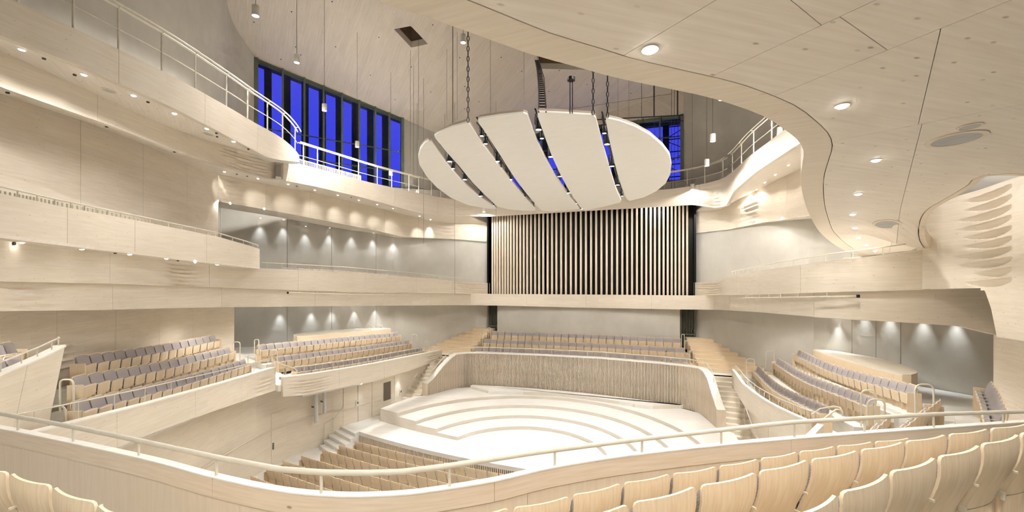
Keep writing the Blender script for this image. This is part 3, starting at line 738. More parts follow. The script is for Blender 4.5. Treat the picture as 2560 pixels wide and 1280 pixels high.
def pad_mb(z0, z1, y0, y1, hw, t, rad=.05):
    """rounded slab leaning from (y0,z0) to (y1,z1)"""
    mb = MB(); d = np.array((y1 - y0, z1 - z0)); L = np.linalg.norm(d); d /= L; n = np.array((d[1], -d[0]))
    sec = [(-t/2, 0), (-t/2 * .7, t * .38), (0, t/2), (t/2 * .7, t * .38), (t/2, 0)]
    us = np.linspace(0, 1, 7)
    def ring(f, grow):
        h = hw * grow; c = np.array((y0, z0)) + d * L * f
        return [(s * (h - .012 * (k in (0, 2))), *(c + n * o)) for (s, k, o) in ((-1, 0, -t/2), (-1, 1, 0), (-1, 2, t/2), (-.5, 3, t/2 * 1.12), (.5, 3, t/2 * 1.12), (1, 2, t/2), (1, 1, 0), (1, 0, -t/2))]
    rings = [ring(f, g) for f, g in ((0, .9), (.06, .98), (.3, 1), (.7, 1), (.94, .98), (1, .9))]
    for a, b in zip(rings[:-1], rings[1:]):
        m = len(a)
        for i in range(m):
            j = (i + 1) % m; q = [a[i], a[j], b[j], b[i]]; mb.face(q, [(p[0], p[2]) for p in q])
    mb.face(rings[0]); mb.face(rings[-1][::-1]); return mb
seat_mesh = {
    'back_shell': shell_mb(-.012, .004, PROF, SW / 2).mesh('back_shell', M['birch'], 50),
    'lower_panel': shell_mb(-.012, .004, LOWP, SW / 2 - .004, .004).mesh('lower_panel', M['birch'], 50),
    'back_cushion': shell_mb(.006, lambda z: float(np.interp(z, [.5, .74, .80, .838], [.062, .06, .045, .014])), [(.838, -.096), (.80, -.10), (.74, -.097), (.68, -.085), (.62, -.065), (.56, -.038), (.50, -.012)], SW / 2 - .012, .05).mesh('back_cushion', M['cushion'], 70),
    'seat_cushion': pad_mb(.34, .605, .085, .12, SW / 2 - .012, .07).mesh('seat_cushion', M['cushion'], 70),
    'seat_panel': pad_mb(.32, .605, .13, .165, SW / 2 - .004, .022).mesh('seat_panel', M['birch'], 50),
    'hinge_arm': MB().box((SW / 2 + .006, .055, .43), (.016, .14, .05)).mesh('hinge_arm', M['rail']),
    'armrest': MB().box((SW / 2 + .006, .06, .61), (.012, .26, .014)).mesh('armrest', M['rail']),
    'support': MB().box((SW / 2 + .006, .06, .21), (.024, .10, .42)).mesh('support', M['birch']),
    'end_panel': MB().box((0, .03, .34), (.03, .34, .66)).mesh('end_panel', M['birch']),
}
FULL = ('back_shell', 'lower_panel', 'back_cushion', 'seat_panel', 'seat_cushion', 'hinge_arm', 'armrest', 'support')
LITE = ('back_shell', 'back_cushion', 'seat_panel', 'support', 'lower_panel')
def seat(name, pos, rz, label, group, parts, sx=1.0, end=0):
    r = empty(name, pos, label, 'seat', group, None, rz); r.scale = (sx, 1, 1)
    made = {}
    for k in parts:
        c = bpy.data.objects.new(k, seat_mesh[k]); COL.objects.link(c); made[k] = c
        c.parent = made[{'back_cushion': 'back_shell', 'seat_cushion': 'seat_panel'}[k]] if k in ('back_cushion', 'seat_cushion') else r
    if end:
        c = bpy.data.objects.new('end_panel', seat_mesh['end_panel']); COL.objects.link(c); c.parent = r; c.location = (end * .265, 0, 0)
    return r
def seat_row(name, path, n, where, group, parts=FULL, ref=(0, 2.5), ends=(True, True), keep=None, order='left', back=False):
    """n seats along a line of seat tops, facing ref; returns the floor line"""
    P = spline(path, 2 * n + 1); pitch = np.linalg.norm(P[2] - P[0])
    fl = P.copy(); fl[:, 2] -= .86
    nn = -normals(P, ref)
    kept = [i for i in range(n) if keep is None or keep(P[2 * i + 1])]
    pxs = sorted(kept, key=lambda i: pix(P[2 * i + 1])[0])
    for i in kept:
        j = 2 * i + 1; f = nn[j]; rz = math.atan2(-f[0], f[1])
        k = pxs.index(i); lab = where % ORD[k] if k < len(ORD) else where % ('number %d' % (k + 1))
        right = np.array((math.cos(rz), math.sin(rz))); e = 0
        if i == 0 and ends[0]: e = 1 if (P[0] - P[1])[:2] @ right > 0 else -1
        if i == n - 1 and ends[1]: e = 1 if (P[-1] - P[-2])[:2] @ right > 0 else -1
        seat(name, fl[j], rz, lab, group, parts, pitch / .5, e)
    return fl
def floor_strip(fl, front, back, name='floor_terrace', ref=(0, 2.5), thick=.45):
    return struct(strip_mb(offset(fl, -front, ref), offset(fl, back, ref), thick).build(name, M['floor']))

# ------------------------------------------------------------------ terraces
def terrace(rows, block, side, counts, seatname, floors=True):
    for k, (path, n) in enumerate(zip(rows, counts)):
        w_ = ('front', 'middle', 'rear')[k]
        fl = seat_row(seatname, path, n, 'grey cushioned seat, %%s from the left, %s row of the %s' % (w_, block), 'seats of the ' + block)
        floor_strip(fl, .5, .48 if k < 2 else .6)
B1 = [W(735, 917, 19.6), (-9.55, 2.5, 4.05), W(1055, 867, 28.6)]
def bowed(a, b, d, curve=None):
    a, b = np.array(a), np.array(b); m = (a + b) / 2; n_ = np.array((b[1]-a[1], a[0]-b[0])); n_ = n_ / np.linalg.norm(n_)
    if n_ @ (m[:2] - np.array((0, 2.5))) < 0: n_ = -n_
    m = m.copy(); m[:2] += n_ * d; return [a, m, b]
def fit_y(path, pts):
    """set the middle height of a bowed row so that its top line passes the measured point"""
    f = curve_y(pts); m = np.array(path[1]); px, _, d = pix(m); m[2] = 8.3 + (HY - f(px)) / F * d; return [path[0], m, path[2]]
cB1 = [(735, 917), (800, 910), (870, 900), (950, 886), (1000, 877), (1055, 867)]
cB2 = [(690, 891), (727, 886), (790, 880), (850, 872), (930, 861), (1024, 849)]
cB3 = [(645, 862), (700, 857), (760, 851), (830, 844.5), (900, 839), (996, 830)]
rowsB = [fit_y(bowed(W(735, 917, 19.6), W(1055, 867, 28.6), .15), cB1), fit_y(bowed(W(690, 891, 19.9), W(1024, 849, 29.0), .15), cB2), fit_y(bowed(W(645, 862, 19.7), W(996, 830, 28.9), .15), cB3)]
terrace(rowsB, 'far left terrace', 'left', (23, 23, 23), 'terrace_chair')
cR1 = [(1891, 914), (1905, 932), (1930, 953), (1965, 974), (2005, 993), (2067, 1017)]
cR2 = [(1941, 894.5), (1960, 907), (1990, 925), (2050, 952), (2100, 970), (2185, 996)]
cR3 = [(1993, 874), (2010, 886), (2040, 900), (2100, 918), (2200, 943), (2288, 964)]
rowsR = [fit_y(bowed(W(1891, 914, 22.2), W(2067, 1017, 13.4), -.15), cR1), fit_y(bowed(W(1941, 894.5, 21.85), W(2185, 996, 12.7), -.15), cR2), fit_y(bowed(W(1993, 874, 21.6), W(2288, 964, 12.3), -.1), cR3)]
terrace(rowsR, 'right terrace', 'right', (22, 22, 22), 'terrace_chair')
rowsA = [bowed(W(184, 1004, 10.03), (-10.85, -4.02, 4.93), .12), bowed(W(186.4, 941, 10.8), (-11.76, -4.05, 5.4), .12), bowed(W(192, 890, 11.68), (-12.63, -4.07, 5.88), .12)]
cA = [[(184, 1004), (270, 985), (375, 962), (500, 932), (615, 903)], [(186, 941), (300, 922), (425, 900), (500, 887), (575, 873)], [(192, 890), (290, 875), (400, 862), (480, 851), (540, 843)]]
rowsA = [fit_y(r, c) for r, c in zip(rowsA, cA)]
terrace(rowsA, 'near left terrace', 'left', (17, 16, 15), 'terrace_chair')
def toward(a, b, n, p=.5):
    a, b = np.array(a, float), np.array(b, float); d = (b - a) / np.linalg.norm(b[:2] - a[:2]); return [a, a + d * n * p]
rowsRA = [toward((10.85, -4.02, 5.05), (9.75, -6.2, 5.17), 5), toward((11.76, -4.05, 5.53), (9.95, -7.3, 5.73), 8), [np.array(p) for p in ((12.63, -4.07, 6.01), (11.85, -5.9, 6.11), (10.95, -7.9, 6.23))]]
for k, (p, n) in enumerate(zip(rowsRA, (5, 8, 9))):
    fl = seat_row('terrace_chair', p, n, 'grey cushioned seat, %%s from the left, %s row of the near right terrace' % ('front', 'middle', 'rear')[k], 'seats of the near right terrace', ends=(True, False))
    floor_strip(fl, .5, .48 if k < 2 else .6)
# walkways behind the rear rows and the aisle between the terrace blocks
for s, side in ((-1, 'left'), (1, 'right')):
    struct(MB().prism([(s*11.5, 7.4), (s*12.0, 7.7), (s*17.5, -.6), (s*13.5, -2.6), (s*12.0, -2.4), (s*11.7, 2)], 3.8, [4.05, 4.05, 4.5, 4.68, 4.6, 4.3]).build('floor_walkway_' + side, M['floor']))
    struct(MB().prism([(s*9.4, -2.6), (s*9.4, -3.7), (s*13.4, -3.9), (s*13.4, -2.4)], [3.5, 3.6, 4.7, 4.5], [3.75, 3.85, 4.95, 4.75]).build('floor_aisle_' + side, M['floor']))
# curved benches behind the rear rows
bt = [(980, 195), (1300, 300), (1600, 385), (1900, 475), (2100, 525), (2250, 548), (2380, 548), (2455, 530), (2470, 510), (2400, 465), (2250, 405), (2000, 335), (1700, 275), (1400, 225), (1150, 193), (1040, 187)]
bz = lambda x: 4.98 + .34 * (x - 980) / 1490
poly = [tuple(G(1860 + x / 5.69, 840 + y / 5.69, bz(x))) for x, y in bt]
for s, side in ((1, 'right'), (-1, 'left')):
    pl = [(s * p[0], p[1]) for p in poly]; hz_ = [p[2] for p in poly]
    r = empty('curved_bench', (*np.mean(pl, axis=0), 4.2), 'long crescent-shaped pine counter behind the rear row of the %s terrace' % ('right' if s > 0 else 'far left'), 'counter')
    MB().prism(pl, [h - 1.15 for h in hz_], [h - .04 for h in hz_]).build('body', M['birch'], r, 30)
    MB().prism(pl, [h - .038 for h in hz_], hz_).build('top', M['step2'], r)

# terrace fronts -----------------------------------------------------------
tb = spline([(-9.3, -3.55), (-9.15, -2), (-9.0, 0), (-8.75, 2), (-8.55, 3.5), (-8.45, 5), (-8.5, 7), (-8.6, 8.2)], 60)
cbt = [(690, 947), (784, 935), (862, 922.5), (940, 909), (1019, 893), (1105, 876)]
cbb = [(648, 1001), (690, 994), (765, 987), (862, 967), (940, 952), (1030, 925), (1105, 897)]
r5 = lens_relief(5, 0, .22, .25, .98, .10, 9); r5b = lens_relief(4, .78, 1.0, .1, .95, .07, 2)
def parapet(label, path, ct, cb, disp, rail_h=.2, panels=4, inset=.16, inner=True):
    A, B = edge(path, ct), edge(path, cb)
    r = empty('terrace_parapet', np.min(np.r_[A, B], axis=0), label, 'parapet')
    ribbon('panel', A, B, M['wall'], .14, m=18, disp=disp, parent=r, panels=panels, gap=.006)
    strip_mb(offset(A, -.012) + (0, 0, .035), offset(A, .2 if inner else .1) + (0, 0, .035), .034).build('cap', M['white'], r)
    inn = offset(A, .22); top = inn.copy(); top[:, 2] += .05
    top[:, 2] -= .03
    if inner: ribbon_mb(top, inn - (0, 0, .1), .05).build('inner_board', M['step2'], r, 50)
    return r, A
def low_rail(label, A, h, off_, n, rad=.014):
    L = offset(A, off_); T = L.copy(); T[:, 2] += h
    r = empty('handrail', L[len(L) // 2], label, 'handrail')
    MB().tube(T, rad, 6).build('top_rail', M['rail'], r, 60)
    for i in np.linspace(1, len(L) - 2, n).astype(int): MB().tube([L[i], T[i]], rad * .7, 5).build('post', M['rail'], r)
    return r
_, A = parapet('pale wood front of the far left terrace overhanging the stage wall', tb, cbt, cbb, lambda s, t: r5(s, t) + r5b(s, t))
low_rail('thin cream rail along the far left terrace front', A, .36, .24, 22)
tr = spline([(8.6, 8.2), (8.5, 7), (8.45, 5), (8.55, 3.5), (8.75, 2), (9.0, 0), (9.15, -2), (9.3, -3.55)], 60)
crt = [(1820, 917), (1826, 919), (1836, 932), (1854, 958), (1882, 982), (1915, 1004), (1948, 1021.6), (1980, 1037), (2014, 1052), (2040, 1062)]
crb = [(1826, 955), (1840, 980), (1862, 1017), (1889, 1041), (1911, 1059), (1960, 1100), (2014, 1150)]
_, A = parapet('pale wood front of the right terrace curving towards the stage stairs', tr, crt, crb, None, inner=False)
low_rail('thin cream rail along the right terrace front', A, .26, .14, 22)
ta = spline([(-4.6, -13.5), (-5.0, -12.8), (-5.9, -10.9), (-7.2, -8.1), (-8.4, -5.9), (-9.47, -3.77)], 60)
cat_ = [(30, 1098), (75, 1087), (150, 1068), (375, 1010), (562, 957.5), (686, 920)]
cab = [(60, 1200), (277.5, 1126), (375, 1085), (487, 1044), (619, 999), (700, 972)]
r6 = lens_relief(4, .82, 1.0, .3, .95, .08, 6)
_, A = parapet('pale wood front of the near left terrace sloping down to the aisle', ta, cat_, cab, r6)
low_rail('thin cream rail along the near left terrace front', A, .38, .24, 12)
tra = spline([(9.47, -3.9), (8.7, -5.6), (7.6, -7.8), (6.5, -10.2)], 30)
A = np.array([(p[0], p[1], 4.62 + .05 * i / 29) for i, p in enumerate(tra)]); Bb = A.copy(); Bb[:, 2] -= 1.2
o = ribbon('terrace_parapet', A, Bb, M['wall'], .14); tag(o, 'pale wood front of the near right terrace below our balcony', 'parapet')
# hoop grab rails
def hoop(px0, px1, yt, yb, d, label, n=7):
    a, b = W(px0, yb, d), W(px1, yb, d); h = (yb - yt) / F * d; rr = np.linalg.norm(b - a) * .32
    up_ = np.array((0, 0, 1.0)); sd = (b - a) / np.linalg.norm(b - a); P = [a]
    for t in np.linspace(0, math.pi / 2, 5): P.append(a + up_ * (h - rr + rr * math.sin(t)) + sd * (rr - rr * math.cos(t)))
    for t in np.linspace(math.pi / 2, 0, 5): P.append(b + up_ * (h - rr + rr * math.sin(t)) - sd * (rr - rr * math.cos(t)))
    P.append(b); o = MB().tube(P, .021, 8).build('grab_rail', M['rail'], None, 60)
    return tag(o, label, 'grab rail', 'hoop grab rails at the aisles')
HO = [(150, 184, 949, 1031, 9.9, 'taller cream hoop rail at the left end of the near left terrace'), (124, 163, 1015, 1057, 9.3, 'low cream hoop rail beside the front row of the near left terrace'),
      (582, 600, 855, 902, 19.4, 'cream hoop rail at the aisle below the left wood wall edge'), (636, 647, 849, 888, 19.6, 'cream hoop rail at the left end of the rear far left row'),
      (620, 640, 886, 922, 19.2, 'cream hoop rail between middle rows of the two left terraces'), (680, 693, 876, 910, 19.6, 'cream hoop rail at the left end of the middle far left row'),
      (1030, 1042, 836, 868, 29.4, 'cream hoop rail at the right end of the middle far left row'), (1061, 1073, 854, 876, 29.0, 'cream hoop rail at the right end of the front far left row'),
      (1866, 1886, 897, 940, 22.6, 'cream hoop rail at the far end of the front right terrace row'), (1914.5, 1935.6, 878, 922, 22.3, 'cream hoop rail at the far end of the middle right terrace row'),
      (2153, 2188, 976, 1066, 11.6, 'tall cream hoop rail at the near end of the middle right row'), (2169, 2212, 999, 1064, 10.9, 'lower cream hoop rail in front of the taller one on the right'),
      (2288, 2334, 961, 1040, 11.7, 'large cream hoop rail at the near end of the rear right row'),
      (1221, 1225.5, 819, 846, 30.8, 'cream hoop rail at the left end of the rear choir row'), (1201, 1205, 830, 866, 30.2, 'cream hoop rail at the left end of the middle choir row'), (1180, 1184, 850, 884, 29.4, 'cream hoop rail at the left end of the front choir row'),
      (1704, 1711, 836, 872, 26.2, 'cream hoop rail at the right end of the rear choir row'), (1712, 1720, 852, 898, 25.3, 'cream hoop rail at the right end of the middle choir row'), (1724, 1733, 877, 925, 24.4, 'cream hoop rail at the right end of the front choir row')]
for h in HO: hoop(*h)
def bent(pts, label):
    o = MB().tube(pts, .02, 8).build('stair_rail', M['rail'], None, 60); return tag(o, label, 'handrail', 'sloping stair rails')
bent([W(916, 828, 28.5), W(916, 814, 28.5), W(922, 811.5, 28.5), W(929, 813, 28.6), W(945, 826, 29)], 'sloping cream stair rail at the right end of the left counter')
bent([W(940, 815, 29.3), W(952, 815, 29.3), W(975, 832, 29.6)], 'second sloping cream stair rail behind the left counter')
bent([W(2020, 888, 21.6), W(2020, 880, 21.6), W(2048, 858.5, 20.8), W(2056, 858, 20.6), W(2061, 862, 20.5), W(2062, 873, 20.5)], 'sloping cream stair rail at the far end of the right counter')
bent([W(2081, 876, 21.5), W(2105, 859, 21), W(2112, 859, 20.8), W(2117, 864, 20.7), W(2118, 882, 20.7)], 'sloping cream stair rail behind the right counter')
bent([W(2030, 1036, 11.9), W(2050, 1022, 11.9), W(2085, 1016, 11.6), W(2100, 1019, 11.5), W(2106, 1030, 11.4), W(2106, 1040, 11.4)], 'curved cream rail at the near corner of the right terrace front')
bent([W(2045, 1058, 11.3), W(2090, 1024, 11.3), W(2100, 1024, 11.2), W(2106, 1034, 11.2)], 'lower curved cream rail at the near corner of the right terrace front')
bent([W(688, 935, 18.2), W(688, 905, 18.2), W(738, 922, 19), W(743, 928, 19), W(744, 932, 19)], 'curved cream rail at the left corner of the far left terrace front')

# ------------------------------------------------------------------ choir seats behind the stage
def symp(L, R):
    Mm = np.diag([-1, 1, 1.0]); rl = ray(*L); rr = Mm @ ray(*R); Cm = Mm @ CAM
    s, *_ = np.linalg.lstsq(np.c_[rl, -rr], Cm - CAM, rcond=None); return (CAM + s[0] * rl + Cm + s[1] * rr) / 2
ch = [((1189, 866.7), (1724, 894.7), 27), ((1209, 847), (1711, 870), 26), ((1229, 827.6), (1703, 846), 25)]
vv = [9.15, 10.1, 11.0]
for k, (L, R, n) in enumerate(ch):
    rl, rr = ray(*L), ray(*R); a = CAM + rl * ((vv[k] - CAM[1]) / rl[1]); b = CAM + rr * ((vv[k] - CAM[1]) / rr[1])
    m = (a + b) / 2; m[1] += .28; m[2] += .0
    fl = seat_row('choir_chair', [a, m, b], n, 'small grey choir seat, %%s from the left, %s row under the organ' % ('front', 'middle', 'rear')[k], 'choir seats under the organ', LITE, ref=(0, -10))
    fl[0, 0] -= .5; fl[-1, 0] += .6
    struct(strip_mb(offset(fl, -.45, (0, -10)), offset(fl, .5, (0, -10)), 1.0).build('floor_choir', M['step']))

# ------------------------------------------------------------------ stalls seats
par_line = [(0, 1071), (172, 1105.6), (375, 1150.6), (530, 1192), (700, 1227), (850, 1240), (1000, 1236), (1113, 1222), (1245, 1200), (1385, 1168), (1600, 1135), (1973, 1097), (2560, 1055)]
py_ = curve_y(par_line)
starts = [(889.5, 1101), (849.7, 1111), (808, 1122), (756, 1137), (710, 1148.6), (669, 1166), (630, 1186), (600, 1207)]
for k, (px, y) in enumerate(starts):
    a = G(px, y, .86); v0 = a[1] - .0137 * a[0] ** 2 if False else None
    mid = (-.4, -1.6 - .75 * k); n = 24
    P = [(a[0], a[1], .86), ((a[0] + mid[0]) / 2, (a[1] * .35 + mid[1] * .65), .86), (mid[0], mid[1], .86), (3.2, mid[1] + .05, .86)]
    seat_row('stalls_chair', P, int(round((3.2 - a[0]) / .49)), 'pale wooden seat back, %%s from the left, %s stalls row from the stage' % ORD[k], 'stalls seats', FULL, ref=(0, 12), ends=(True, False),
             keep=lambda p: (lambda q: q[1] < py_(q[0]) + 4)(pix(p)))
# ------------------------------------------------------------------ seats of the first balcony ring (only their tops rise above the fronts)
def ring_seats(path, curve, px0, px1, n, off_, rise, where, group, skip=()):
    pp = offset(np.c_[path, np.zeros(len(path))], off_); f0, f1 = frac_px(pp, px0), frac_px(pp, px1)
    ss = np.linspace(f0, f1, n + 1) * (len(pp) - 1); uv = np.c_[tuple(np.interp(ss, range(len(pp)), pp[:, j]) for j in range(2))]
    E_ = edge(offset(np.c_[uv, np.zeros(len(uv))], -off_), curve); P = np.c_[uv, E_[:, 2] + rise]
    seat_row('balcony_chair', P, n, where, group, LITE, ends=(False, False))
ring_seats(upl, up_top, 708, 1080, 27, .75, .11, 'grey balcony seat behind the left ring front, %s from the left', 'seats of the left ring balcony')
ring_seats(upr, up_top, 1925, 2150, 12, .75, .10, 'grey balcony seat behind the right ring front, %s from the left', 'seats of the right ring balcony')
E_ = edge(upl, up_top); f0 = int(frac_px(upl, 660) * 119); low_rail('thin cream rail along the left ring balcony front', E_[f0:-8], .24, .02, 22, .016)
E_ = edge(upr, up_top); f0 = int(frac_px(upr, 1829) * 109); low_rail('thin cream rail along the right ring balcony front', E_[f0:], .2, .02, 16, .016)
# ================================================================== upper galleries (left)
g3 = spline([(-5.7, -13.4), (-5.9, -11.8), (-6.3, -9.8), (-7.0, -7.6), (-7.4, -6.55), (-8.1, -4.6), (-9.3, -2.75), (-10.2, -2.0)], 70)
g3_bot = [(-60, 58), (0, 88), (211, 169), (436, 271), (577, 345), (668, 393), (700, 400), (770, 408)]
g3_in = [(-60, 100), (0, 128), (56, 151), (225, 229), (401, 309), (520, 352), (633, 383), (682, 396), (760, 409)]
A3 = at_z(g3, 13.7); B3 = edge(g3, g3_bot); B3[:, 2] = np.minimum(B3[:, 2], 13.55)
o = ribbon('gallery_parapet', A3, B3, M['wall'], .16, panels=5); tag(o, 'uppermost pale wood gallery front sweeping in from the top left', 'gallery')
struct(strip_mb(offset(A3, .1) - (0, 0, .02), offset(A3, 3.2) - (0, 0, .02), .15).build('floor_gallery_left', M['floor']))
wa_ = spline([(-7.1, -13.6), (-7.3, -11.6), (-7.9, -9.6), (-8.8, -7.4), (-9.6, -6.0), (-10.3, -4.6), (-10.9, -3.2), (-11.2, -2.3)], 70)
Aw = edge(wa_, g3_in); Bw = edge(wa_, [(-60, 190), (0, 217), (274, 313), (436, 378), (541, 411), (640, 440), (700, 452)])
rl7 = lens_relief(6, frac_px(wa_, 535), 1.0, .1, .95, .09, 8)
struct(ribbon('wall_left_gallery_band', Aw, Bw, M['wall'], .15, m=18, disp=rl7, panels=4))
# soffit boards between the steps of the gallery
def soffit(label, A, B, cat='soffit', name='gallery_soffit'):
    o = strip_mb(A, B, .06, down=False).build(name, M['soffit'], None, 40); return tag(o, label, cat)
B3c = B3.copy(); soffit('pale boarded soffit with downlights under the top left gallery front', offset(B3, .01), Aw)
wc = spline([(-7.8, -14.4), (-8.6, -12.2), (-9.7, -9.8), (-10.8, -7.6), (-11.7, -5.9), (-12.4, -4.6), (-12.9, -3.8)], 70)
Ac = edge(wc, [(-60, 212), (0, 235), (200, 300), (370, 365), (490, 420), (560, 440), (600, 448)]); Bc = edge(wc, [(-60, 640), (660, 640)])
rl8 = lens_relief(6, .0, .01, .1, .9, .0)
struct(ribbon('wall_left_upper_boards', Ac, Bc, M['wall'], .15, panels=5))
soffit('narrow pale soffit strip below the left gallery band', Bw, Ac)
# second gallery front: from the step at the left round over the organ to the right
g2 = spline([(-10.6, -2.4), (-10.5, -1.5), (-10.3, .6), (-10.1, 2.7), (-9.5, 5.5), (-8.6, 8.6), (-7.6, 10.1), (-6, 10.9), (-3, 11.15), (0, 11.2), (3, 11.1), (5.5, 10.9), (7.0, 10.3), (8.1, 9.2), (8.55, 7.6), (8.97, 4.73), (9.43, 2.54), (9.67, 1.35), (10.0, -.5), (10.5, -3.2)], 160)
g2_bot = [(560, 415), (655, 445), (719, 453), (787, 466), (898, 492), (1049, 532.6), (1127, 540), (1225, 541), (1480, 526), (1728, 512), (1790, 520), (1815, 515), (1835, 477), (1891, 429), (1972, 376), (2060, 320)]
A2 = at_z(g2, 13.7); B2_ = edge(g2, g2_bot); B2_[:, 2] = np.clip(B2_[:, 2], 12.0, 13.4)
rl9 = lens_relief(5, frac_px(g2, 1115), frac_px(g2, 1190), .3, .98, .08, 4); rl10 = lens_relief(6, frac_px(g2, 1735), frac_px(g2, 1818), .2, .98, .1, 4)
o = ribbon('gallery_parapet', A2, B2_, M['wall'], .16, m=16, disp=lambda s, t: rl9(s, t) + rl10(s, t), panels=12); tag(o, 'curved pale wood gallery front running round above the organ', 'gallery')
struct(strip_mb(offset(A2, .1) - (0, 0, .02), offset(A2, 2.6) - (0, 0, .02), .15).build('floor_gallery', M['floor']))
gb = spline([(-13.2, -3.6), (-13.3, -2.0), (-13.2, 0), (-12.6, 3), (-11.8, 6), (-10.9, 8.1), (-8.6, 10.5), (-6.95, 11.9)], 90)
Ab = edge(gb, [(540, 434), (560, 438), (655.5, 459), (787, 483), (898, 508), (1077, 553), (1130, 558), (1225, 560)])
Bb = edge(gb, [(540, 503), (625, 517), (726, 535), (831, 555.5), (947, 578), (1007, 592.4), (1130, 597.7), (1223, 604.7)])
rl11 = lens_relief(6, 0, frac_px(gb, 600), .05, .98, .12, 7); rl12 = lens_relief(4, frac_px(gb, 1075), frac_px(gb, 1150), .1, .9, .05, 3)
struct(ribbon('wall_left_gallery_fascia', Ab, Bb, M['wall'], .15, m=18, disp=lambda s, t: rl11(s, t) + rl12(s, t), panels=7))
i0 = int(frac_px(g2, 1180) * 159); bl = np.array([B2_[int(k)] for k in np.linspace(0, i0, 90)])
soffit('pale soffit with a line of downlights under the curved gallery front', bl, Ab)
soffit('narrow concrete-side soffit with downlights above the left concrete wall', Bb, offset(Bb, 1.6))
# right counterpart
gbr = spline([(6.95, 11.9), (8.6, 10.5), (10.6, 8.3), (11.4, 6), (12.2, 3.2), (12.8, .5), (13, -1)], 80)
Abr = edge(gbr, [(1728, 530), (1800, 524), (1822, 511), (1908, 468), (1985, 429), (2080, 385)]); Bbr = edge(gbr, [(1732, 584), (1820, 574), (1908, 556), (2020, 540), (2100, 520)])
rl13 = lens_relief(7, frac_px(gbr, 1850), frac_px(gbr, 1905), .35, .98, .12, 3)
struct(ribbon('wall_right_gallery_fascia', Abr, Bbr, M['wall'], .15, m=18, disp=rl13, panels=5))
i0 = int(frac_px(g2, 1760) * 159); br_ = np.array([B2_[int(k)] for k in np.linspace(i0, 159, 80)])
soffit('pale soffit with small downlights under the right gallery front', br_, Abr)
soffit('narrow pale soffit above the right concrete wall', Bbr, offset(Bbr, 1.6))

# gallery railings ---------------------------------------------------------
def gallery_rail(label, path, posts, lean=.0, ph=.95, mids=(.45,), double=True):
    n = len(path); r = empty('gallery_railing', path[n // 2], label, 'railing'); up_ = np.array((0, 0, 1.0)); nn = normals(path)
    top = path + up_ * ph
    MB().tube(top, .028, 8).build('top_rail', M['rail'], r, 60)
    if double:
        t2 = offset(path, -.14) + up_ * (ph + .02); MB().tube(t2, .024, 8).build('hand_rail', M['rail'], r, 60)
    for m_ in mids: MB().tube(path + up_ * ph * m_, .014, 6).build('mid_rail', M['rail'], r, 60)
    for i in posts:
        i = int(i); p = path[i]; MB().tube([p - up_ * .05, p + up_ * ph], .024, 6).build('post', M['rail'], r)
        if double: MB().tube([p + up_ * ph, p + up_ * (ph + .02) - np.r_[nn[i], 0] * .14], .014, 5).build('bracket', M['rail'], r)
    return r
def px_idx(path, pxs): return [frac_px(path[:, :2], x) * (len(path) - 1) for x in pxs]
rp = offset(A3, .06); gallery_rail('cream two-bar railing on the top left gallery front', rp[:-6], px_idx(rp[:-6], (70, 190, 315, 412, 497, 566, 625, 672, 709, 738)), ph=1.02, mids=(.5,))
k0, k1 = int(frac_px(g2, 757) * 159), int(frac_px(g2, 1116) * 159)
rp = offset(A2, .06)[k0:k1]; gallery_rail('cream two-bar railing on the curved left gallery in front of the window', rp, px_idx(rp, (759, 797, 853, 903, 949, 988, 1024, 1054, 1080, 1106)), ph=1.0, mids=(.42,))
k0, k1 = int(frac_px(g2, 1600) * 159), int(frac_px(g2, 1822) * 159)
rp = offset(A2, .06)[k0:k1]; gallery_rail('cream railing on the gallery right of the canopy', rp, np.linspace(2, len(rp) - 3, 5), ph=1.0, mids=(.42,))
rp = offset(A2, .06)[k1 + 1:159]; gallery_rail('cream railing climbing along the right gallery edge', rp, np.linspace(1, len(rp) - 2, 7), ph=1.0, mids=(.45,))

fn2 = empty('baluster_screen', (-11, 1, 13.7), 'row of slim pale balusters behind the left gallery railing below the window', 'balustrade')
bp = offset(A2, .95); j0, j1 = frac_px(g2, 768) * 159, frac_px(g2, 930) * 159
for x in np.linspace(j0, j1, 44):
    p = np.array([np.interp(x, range(160), bp[:, j]) for j in range(3)]); MB().box((p[0], p[1], 13.95), (.03, .05, .5), 1.2).build('baluster', M['fin_wood'], fn2)
MB().tube([np.array([np.interp(x, range(160), bp[:, j]) for j in range(3)]) + (0, 0, .5) for x in np.linspace(j0, j1, 20)], .025, 6).build('rail', M['fin_wood'], fn2)
